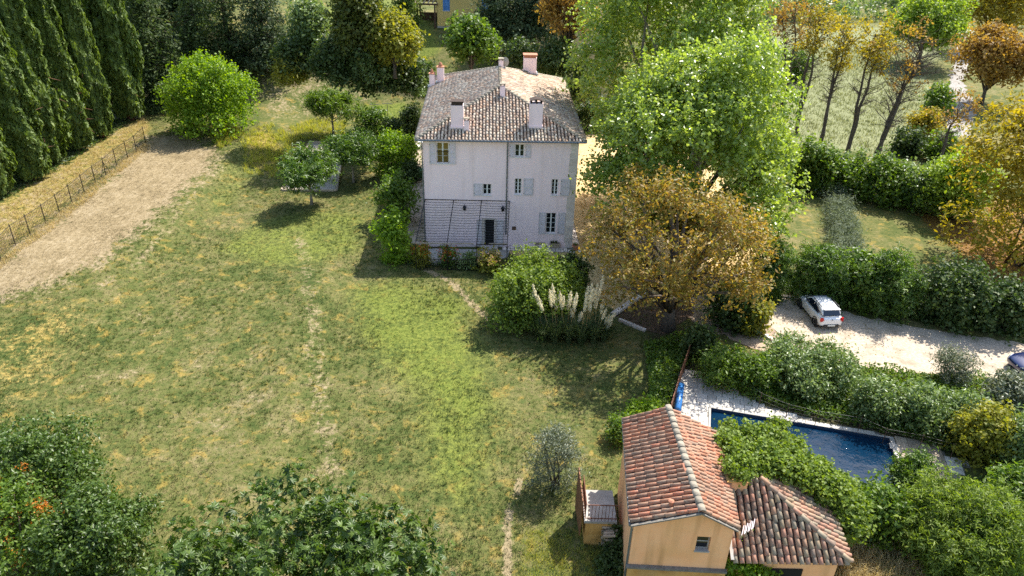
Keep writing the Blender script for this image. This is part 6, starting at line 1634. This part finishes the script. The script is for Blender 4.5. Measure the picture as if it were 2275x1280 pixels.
# shrub row above the car park
for k, (bx, lab, m) in enumerate((((1668, 545, 1752, 668), 'leafy mid green shrub at the left end of the row behind the car park', 'fig'), ((1768, 538, 1880, 680), 'broad mid green shrub directly behind the white car', 'fig'), ((1868, 562, 1952, 690), 'smaller mid green shrub right of the one behind the white car', 'mid'), ((1905, 558, 2050, 708), 'large leafy shrub in the middle of the row behind the car park', 'fig'),
        ((2045, 575, 2215, 728), 'large dark bluish shrub right of the middle of the row', 'dark'), ((2180, 612, 2290, 745), 'dark shrub at the right end of the row behind the car park', 'dark'), ((1580, 618, 1690, 735), 'dark shrub under the chestnut tree at the left of the car park', 'dark'), ((1648, 668, 1702, 740), 'small bright yellow green shrub beside the driveway', 'goldgreen'), ((1530, 735, 1578, 795), 'small dark round clipped bush by the rusty fence', 'dark'))):
    plant('shrub', lab, 'shrub', bx, 0, m, 9000 if k in (1, 3, 4) else 5000, 0.26, 0.17, 26, 0.34, 0.68, 250 + k, 3 if m == 'fig' else 1, vs=1.0)
# shrubs between car park and pool
for k, (bx, lab, m, n) in enumerate((((1690, 748, 1910, 892), 'big loose pale leaved shrub between the white car and the pool deck', 'silver', 17000), ((1555, 765, 1660, 862), 'dull green shrub beside the gate end of the rusty fence', 'mid', 6000), ((1640, 790, 1720, 880), 'green shrub left of the big loose pale shrub', 'mid', 6000), ((1890, 838, 2010, 942), 'light green bamboo like shrub along the pool deck', 'silver', 8000),
        ((1990, 852, 2110, 965), 'tangled silvery green shrub in the middle of the bank above the pool', 'silver', 8000), ((2090, 872, 2200, 985), 'silvery shrub left of the golden bush', 'silver', 7000), ((2125, 885, 2245, 1035), 'golden yellow bush at the right end of the pool deck', 'goldgreen', 9000), ((2190, 820, 2300, 935), 'grey green olive like shrub in front of the blue car', 'olive', 8000), ((2215, 910, 2320, 1060), 'pale green shrub at the right edge below the olive like shrub', 'silver', 8000))):
    plant('shrub', lab, 'shrub', bx, 0, m, n, 0.20, 0.09 if m != 'goldgreen' else .12, 26, 0.34, 0.68, 270 + k, fill=.35)
# bottom right, around the cottage
for k, (bx, lab, m, n, L, lo) in enumerate((((2025, 1062, 2300, 1300), 'large pale green fig bush filling the bottom right corner', 'ivy', 20000, 0.24, 3), ((1992, 1015, 2060, 1112), 'small leafy fig beside the right end of the pool', 'fig', 4500, 0.24, 3), ((1880, 1060, 2010, 1210), 'dark green shrub between the annex roof and the big fig bush', 'mid', 9000, 0.20, 1), ((2190, 1035, 2320, 1180), 'dense mid green shrub at the right edge above the big fig bush', 'mid', 8000, 0.2, 1),
        ((1385, 895, 1475, 960), 'light yellow green bush behind the back left corner of the cottage', 'bright', 4200, 0.20, 1), ((1350, 930, 1400, 985), 'small grey green shrub left of the cottage back corner', 'mid', 2500, 0.17, 1))):
    plant('shrub', lab, 'shrub', bx, 0, m, n, L, L * .6, 30, 0.32, 0.70, 290 + k, lo)

def ivy(name, label, spots, n, seed, mat='ivy', L=.16):
    """spots: px, py, height of the clump's middle, radius"""
    rng = np.random.default_rng(seed); C = np.array([GZ(a, b, z) for a, b, z, r in spots]); Rr = np.array([s[3] for s in spots]); o = np.array([C[0][0], C[0][1], 0]); T = thing(name, label, 'climbing plant', o)
    C2 = []; R2 = []
    for c, r in zip(C, Rr):
        k, rd = lobes_on((r, r, r * .8), 10, rng, .62, .42); C2.append(k + c - o); R2.append(rd)
    for c in C[::2]: MB().tube([(c[0] - o[0], c[1] - o[1] + .3, 0), (c[0] - o[0] + .2, c[1] - o[1], c[2] * .6), c - o], [.09, .06, .02], 5).build('stem', MAT['bark'], T)
    V, F = crown_arrays(np.concatenate(C2), np.concatenate(R2), n, L, L * .75, rng, .85, fill=.2); leafobj('crown', V, F, LM[mat], T)
ivy('ivy', 'huge bright ivy mound over the back of the annex roof beside the pool', [(1625, 1000, 4.4, .85), (1665, 985, 4.1, .8), (1705, 985, 3.9, .85), (1650, 1025, 4.6, 0.7), (1634, 1045, 4.95, 0.42), (1655, 1045, 4.9, 0.45), (1700, 1030, 4.4, .9), (1745, 1035, 4.1, .95), (1790, 1065, 3.8, 1.0), (1835, 1095, 3.4, .95), (1870, 1125, 2.8, .9), (1752, 1010, 3.7, .8), (1598, 985, 3.9, .45), (1880, 1172, 2.0, .8), (1820, 1065, 3.2, .8), (1860, 1095, 2.6, .8), (1725, 955, 3.2, .5), (1620, 958, 3.8, .4)], 44000, 301)
ivy('vine', 'bright vine climbing the wall where cottage and annex meet', [(1640, 1250, 2.2, .62), (1675, 1262, 2.1, .6), (1660, 1215, 2.7, .35), (1610, 1275, 1.6, .5), (1650, 1190, 3.1, .22), (1700, 1285, 1.5, .5)], 6500, 302, 'bright', .14)
ivy('vine', 'dark creeper covering the ground and wall below the stone landing', [(1375, 1195, .8, .6), (1395, 1225, .7, .6), (1360, 1230, .3, .6), (1385, 1265, .4, .6), (1345, 1265, .1, .5)], 4500, 303, 'dark', .13)

# bottom left foreground trees
plant('fig_tree', 'large dark green fig tree spreading along the bottom edge of the lawn', 'tree', (215, 1205, 1040, 1620), 0.45, 'figdark', 17500, 0.235, 0.20, 90, 0.27, 0.76, 315, 5, bark='barkpale', trunk_r=.2, limbs=26, fill=.1)
plant('locust_tree', 'dark feathery tree at the bottom left edge', 'tree', (-60, 915, 235, 1190), 0.45, 'figdark', 26000, 0.17, 0.08, 44, 0.28, 0.72, 311)
plant('locust_tree', 'dark spreading tree at the bottom left between the berried bush and the fig', 'tree', (80, 1070, 325, 1330), 0.4, 'figdark', 24000, 0.165, 0.08, 40, 0.28, 0.72, 312)
plant('firethorn', 'berry laden firethorn bush with orange fruit at the left edge', 'bush', (-90, 1030, 145, 1330), 0.2, 'mid', 10000, 0.17, 0.08, 34, 0.30, 0.70, 313)
t = bpy.data.objects['firethorn']; cr = [c for c in t.children if c.name.startswith('crown')][0]; rg = np.random.default_rng(314); v = np.array([q.co[:] for q in cr.data.vertices]); c0 = v[rg.integers(0, len(v), 70)]
P = (c0[rg.integers(0, 70, 2600)] + rg.normal(size=(2600, 3)) * .12) * 1.01
V, F = leaf_arrays(P, unit(rg.normal(size=(2600, 3)) + [0, -.2, 1]), 0.065, 0.06, rg, 3); leafobj('berries', V, F, LM['berry'], t)

# ------------------------------------------------------------------ grasses (nobody could count these)
AVOID = [gpoly(p) for p in ([(1262, 300), (1420, 300), (1560, 360), (1700, 470), (1720, 560), (1660, 640), (1520, 650), (1440, 655), (1365, 700), (1320, 650), (1290, 590), (1130, 566), (1130, 545)],
         [(1690, 653), (1800, 668), (1900, 702), (2100, 738), (2330, 770), (2330, 880), (2170, 836), (2000, 828), (1900, 816), (1765, 775), (1700, 722)], [(690, 317), (762, 322), (748, 425), (627, 424)], [(918, 552), (1132, 556), (1128, 572), (1060, 590), (925, 588)])] + [DECK]
def lawn():
    rng = np.random.default_rng(400)
    n = 150000; X = rng.uniform(-46, 16, n); Y = 18 + (84 - 18) * rng.random(n) ** 1.35
    P = np.stack([X, Y], 1); px = np.array([0.0]); 
    v = np.concatenate([P, np.zeros((n, 1))], 1) - [0, 0, CAM_H]; z = v @ _fw; u = 1137.5 + F_PX * (v @ _R) / z; w = 640 - F_PX * (v @ _U) / z
    P = P[(u > -60) & (u < 1720) & (w > 180) & (w < 1340)]
    for a in AVOID: P = P[sdist(P, a) < 0.1]
    hl = np.stack([hc * (P[:, 0] - HX) + hs * (P[:, 1] - HY), -hs * (P[:, 0] - HX) + hc * (P[:, 1] - HY)], 1)
    P = P[~((np.abs(hl[:, 0]) < 6.1) & (hl[:, 1] > -0.2) & (hl[:, 1] < 19))]
    m1, m2 = masks(P)
    bare = np.clip(m1[:, 1] * 1.0, 0, .85); keep = rng.random(len(P)) > bare * .8
    P = P[keep]; m1 = m1[keep]; m2 = m2[keep]
    clump = 0.5 + 0.5 * wob(np.concatenate([P, P[:, :1] * 0], 1), 0.9, 1.0)
    H = 0.05 + 0.10 * clump * rng.uniform(.5, 1.3, len(P)) + 0.10 * m2[:, 1]; H = H * (1 - .45 * m1[:, 0])
    B = np.concatenate([P, terrain(P[:, 0], P[:, 1])[:, None]], 1)
    k = 3
    n = len(B) * k; Bk = np.repeat(B, k, 0) + np.concatenate([rng.normal(size=(n, 2)) * .07, np.zeros((n, 1))], 1); a = rng.uniform(0, 6.283, n); hk = np.repeat(H, k) * rng.uniform(.6, 1.2, n)
    sd = np.stack([-np.sin(a), np.cos(a), np.zeros(n)], 1) * 0.017; tipv = Bk + np.stack([np.cos(a) * hk * .7, np.sin(a) * hk * .7, hk * .85], 1)
    V = np.stack([Bk - sd, Bk + sd, tipv], 1).reshape(-1, 3); F = np.arange(n * 3).reshape(-1, 3)
    me = mesh_np('grass', V, F)
    for nm, a in (('m1', m1), ('m2', m2)):
        a = np.repeat(a, k * 3, 0)
        at = me.attributes.new(nm, 'FLOAT_COLOR', 'POINT'); at.data.foreach_set('color', a.ravel())
    tag(link('grass', me, MAT['blades']), kind='stuff')
lawn()
def tufts():
    rng = np.random.default_rng(401); n = 26000; P = np.stack([rng.uniform(-40, 12, n), 18 + 62 * rng.random(n) ** 1.2], 1)
    P = P[(wob(np.concatenate([P, P[:, :1] * 0], 1), 0.45, 0.4) + rng.normal(size=n) * .35) > 0.05]
    v = np.concatenate([P, np.zeros((len(P), 1))], 1) - [0, 0, CAM_H]; z = v @ _fw; u = 1137.5 + F_PX * (v @ _R) / z; w = 640 - F_PX * (v @ _U) / z
    P = P[(u > -40) & (u < 1500) & (w > 260) & (w < 1320)]
    for a in AVOID: P = P[sdist(P, a) < 0.0]
    P = P[sdist(P, GP['straw'][0]) < 0.5]
    hl = np.stack([hc * (P[:, 0] - HX) + hs * (P[:, 1] - HY), -hs * (P[:, 0] - HX) + hc * (P[:, 1] - HY)], 1); P = P[~((np.abs(hl[:, 0]) < 6.3) & (hl[:, 1] > -0.3) & (hl[:, 1] < 19))]
    k = 9; B = np.repeat(np.concatenate([P, terrain(P[:, 0], P[:, 1])[:, None]], 1), k, 0); m = len(B); a = rng.uniform(0, 6.283, m); h = np.repeat(rng.uniform(.10, .28, len(P)), k) * rng.uniform(.6, 1.1, m)
    B[:, :2] += rng.normal(size=(m, 2)) * .05; sd = np.stack([-np.sin(a), np.cos(a), np.zeros(m)], 1) * .016; tp = B + np.stack([np.cos(a) * h * .8, np.sin(a) * h * .8, h * .9], 1)
    V = np.stack([B - sd, B + sd, tp], 1).reshape(-1, 3); tag(leafobj('grass_tufts', V, np.arange(3 * m).reshape(-1, 3), LM['tuft'], None), kind='stuff')
tufts()
def rough(name, px, n, H, mat, seed, per=9, spread=.12, w=.02, lean=.7):
    rng = np.random.default_rng(seed); poly = gpoly(px); lo, hi = poly.min(0), poly.max(0); P = rng.uniform(lo, hi, (n * 4, 2)); P = P[sdist(P, poly) > 0][:n]
    for a in AVOID: P = P[sdist(P, a) < 0.0]
    B = np.concatenate([P, terrain(P[:, 0], P[:, 1])[:, None]], 1)
    V, F = blades_arrays(B, H * rng.uniform(.5, 1.2, len(B)), rng, per, spread, w, lean); tag(leafobj(name, V, F, LM[mat], None), kind='stuff')
rough('tall_grass', [(535, 300), (600, 275), (650, 300), (660, 345), (610, 395), (545, 385)], 500, .55, 'tallgrass', 410, w=.03)
rough('tall_grass', [(462, 300), (520, 275), (540, 300), (490, 335)], 220, .6, 'tallgrass', 411, w=.03)
rough('tall_grass', [(640, 285), (700, 262), (770, 270), (760, 312), (680, 312), (650, 318)], 420, .45, 'tallgrass', 412, w=.03)
rough('dry_grass', [(-40, 596), (3, 578), (103, 497), (213, 406), (324, 316), (338, 326), (225, 420), (110, 515), (0, 600)], 650, .32, 'straw', 413, w=.022)
rough('dry_grass', [(-60, 540), (0, 470), (190, 345), (320, 262), (330, 300), (220, 385), (0, 570)], 900, .35, 'straw', 417, w=.02)
rough('meadow_grass', [(1735, 100), (2015, 110), (2080, 250), (1995, 345), (1745, 312)], 5000, .38, 'palegrass', 418, 5, .22, .05, .9)
rough('dry_grass', [(1850, 1250), (1900, 1190), (2000, 1210), (2060, 1300), (1860, 1310)], 700, .7, 'straw', 414, w=.018)
rough('dry_grass', [(1170, 1180), (1300, 1180), (1400, 1290), (1150, 1300)], 500, .2, 'tallgrass', 415, w=.012)
def cover(name, px, n, L, mat, seed, h=.5, z0=0.05):
    rng = np.random.default_rng(seed); poly = gpoly(px); lo, hi = poly.min(0), poly.max(0); P = rng.uniform(lo, hi, (n * 4, 2)); P = P[sdist(P, poly) > 0][:n]
    for a in ([] if name == 'leaf_litter' else AVOID): P = P[sdist(P, a) < 0.0]
    hh = (0.5 + 0.5 * wob(np.concatenate([P, P[:, :1] * 0], 1), 1.1, seed * .37)) * h
    B = np.concatenate([P, (terrain(P[:, 0], P[:, 1]) + z0 + hh * rng.uniform(.1, 1, len(P)))[:, None]], 1)
    V, F = leaf_arrays(B, unit(rng.normal(size=(len(B), 3)) * .8 + [0, 0, .6]), L * rng.uniform(.6, 1.3, len(B)), L * .5, rng); tag(leafobj(name, V, F, LM[mat], None), kind='stuff')
cover('ground_cover', [(1560, 815), (1700, 800), (1900, 822), (2000, 832), (2170, 842), (2290, 880), (2290, 1060), (2150, 1025), (2040, 985), (1900, 950), (1800, 930), (1700, 900), (1600, 850)], 22000, .22, 'mid', 420, 1.0)
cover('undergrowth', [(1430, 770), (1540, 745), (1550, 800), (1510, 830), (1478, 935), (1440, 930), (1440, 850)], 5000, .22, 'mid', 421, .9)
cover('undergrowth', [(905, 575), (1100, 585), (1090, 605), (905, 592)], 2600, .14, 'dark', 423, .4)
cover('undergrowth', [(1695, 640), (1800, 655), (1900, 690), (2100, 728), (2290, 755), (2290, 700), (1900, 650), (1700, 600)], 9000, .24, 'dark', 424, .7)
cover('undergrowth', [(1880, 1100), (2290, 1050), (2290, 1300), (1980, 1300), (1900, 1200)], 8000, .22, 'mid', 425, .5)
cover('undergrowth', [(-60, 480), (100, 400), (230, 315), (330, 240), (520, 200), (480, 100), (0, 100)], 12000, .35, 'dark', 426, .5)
cover('leaf_litter', [(1285, 420), (1420, 400), (1700, 480), (1720, 580), (1560, 700), (1400, 690), (1300, 590)], 9000, .13, 'chestnut', 427, .01, .03)
cover('leaf_litter', [(960, 610), (1110, 640), (1180, 760), (1420, 760), (1400, 900), (1200, 880), (1080, 760)], 420, .13, 'chestnut', 430, .01, .10)
cover('leaf_litter', [(1690, 660), (1800, 690), (2000, 740), (2000, 800), (1780, 760), (1700, 720)], 200, .12, 'chestnut', 431, .01, .04)
cover('leaf_litter', [(2030, 470), (2300, 440), (2300, 690), (2200, 650), (2120, 560)], 7000, .16, 'orange', 428, .01, .03)
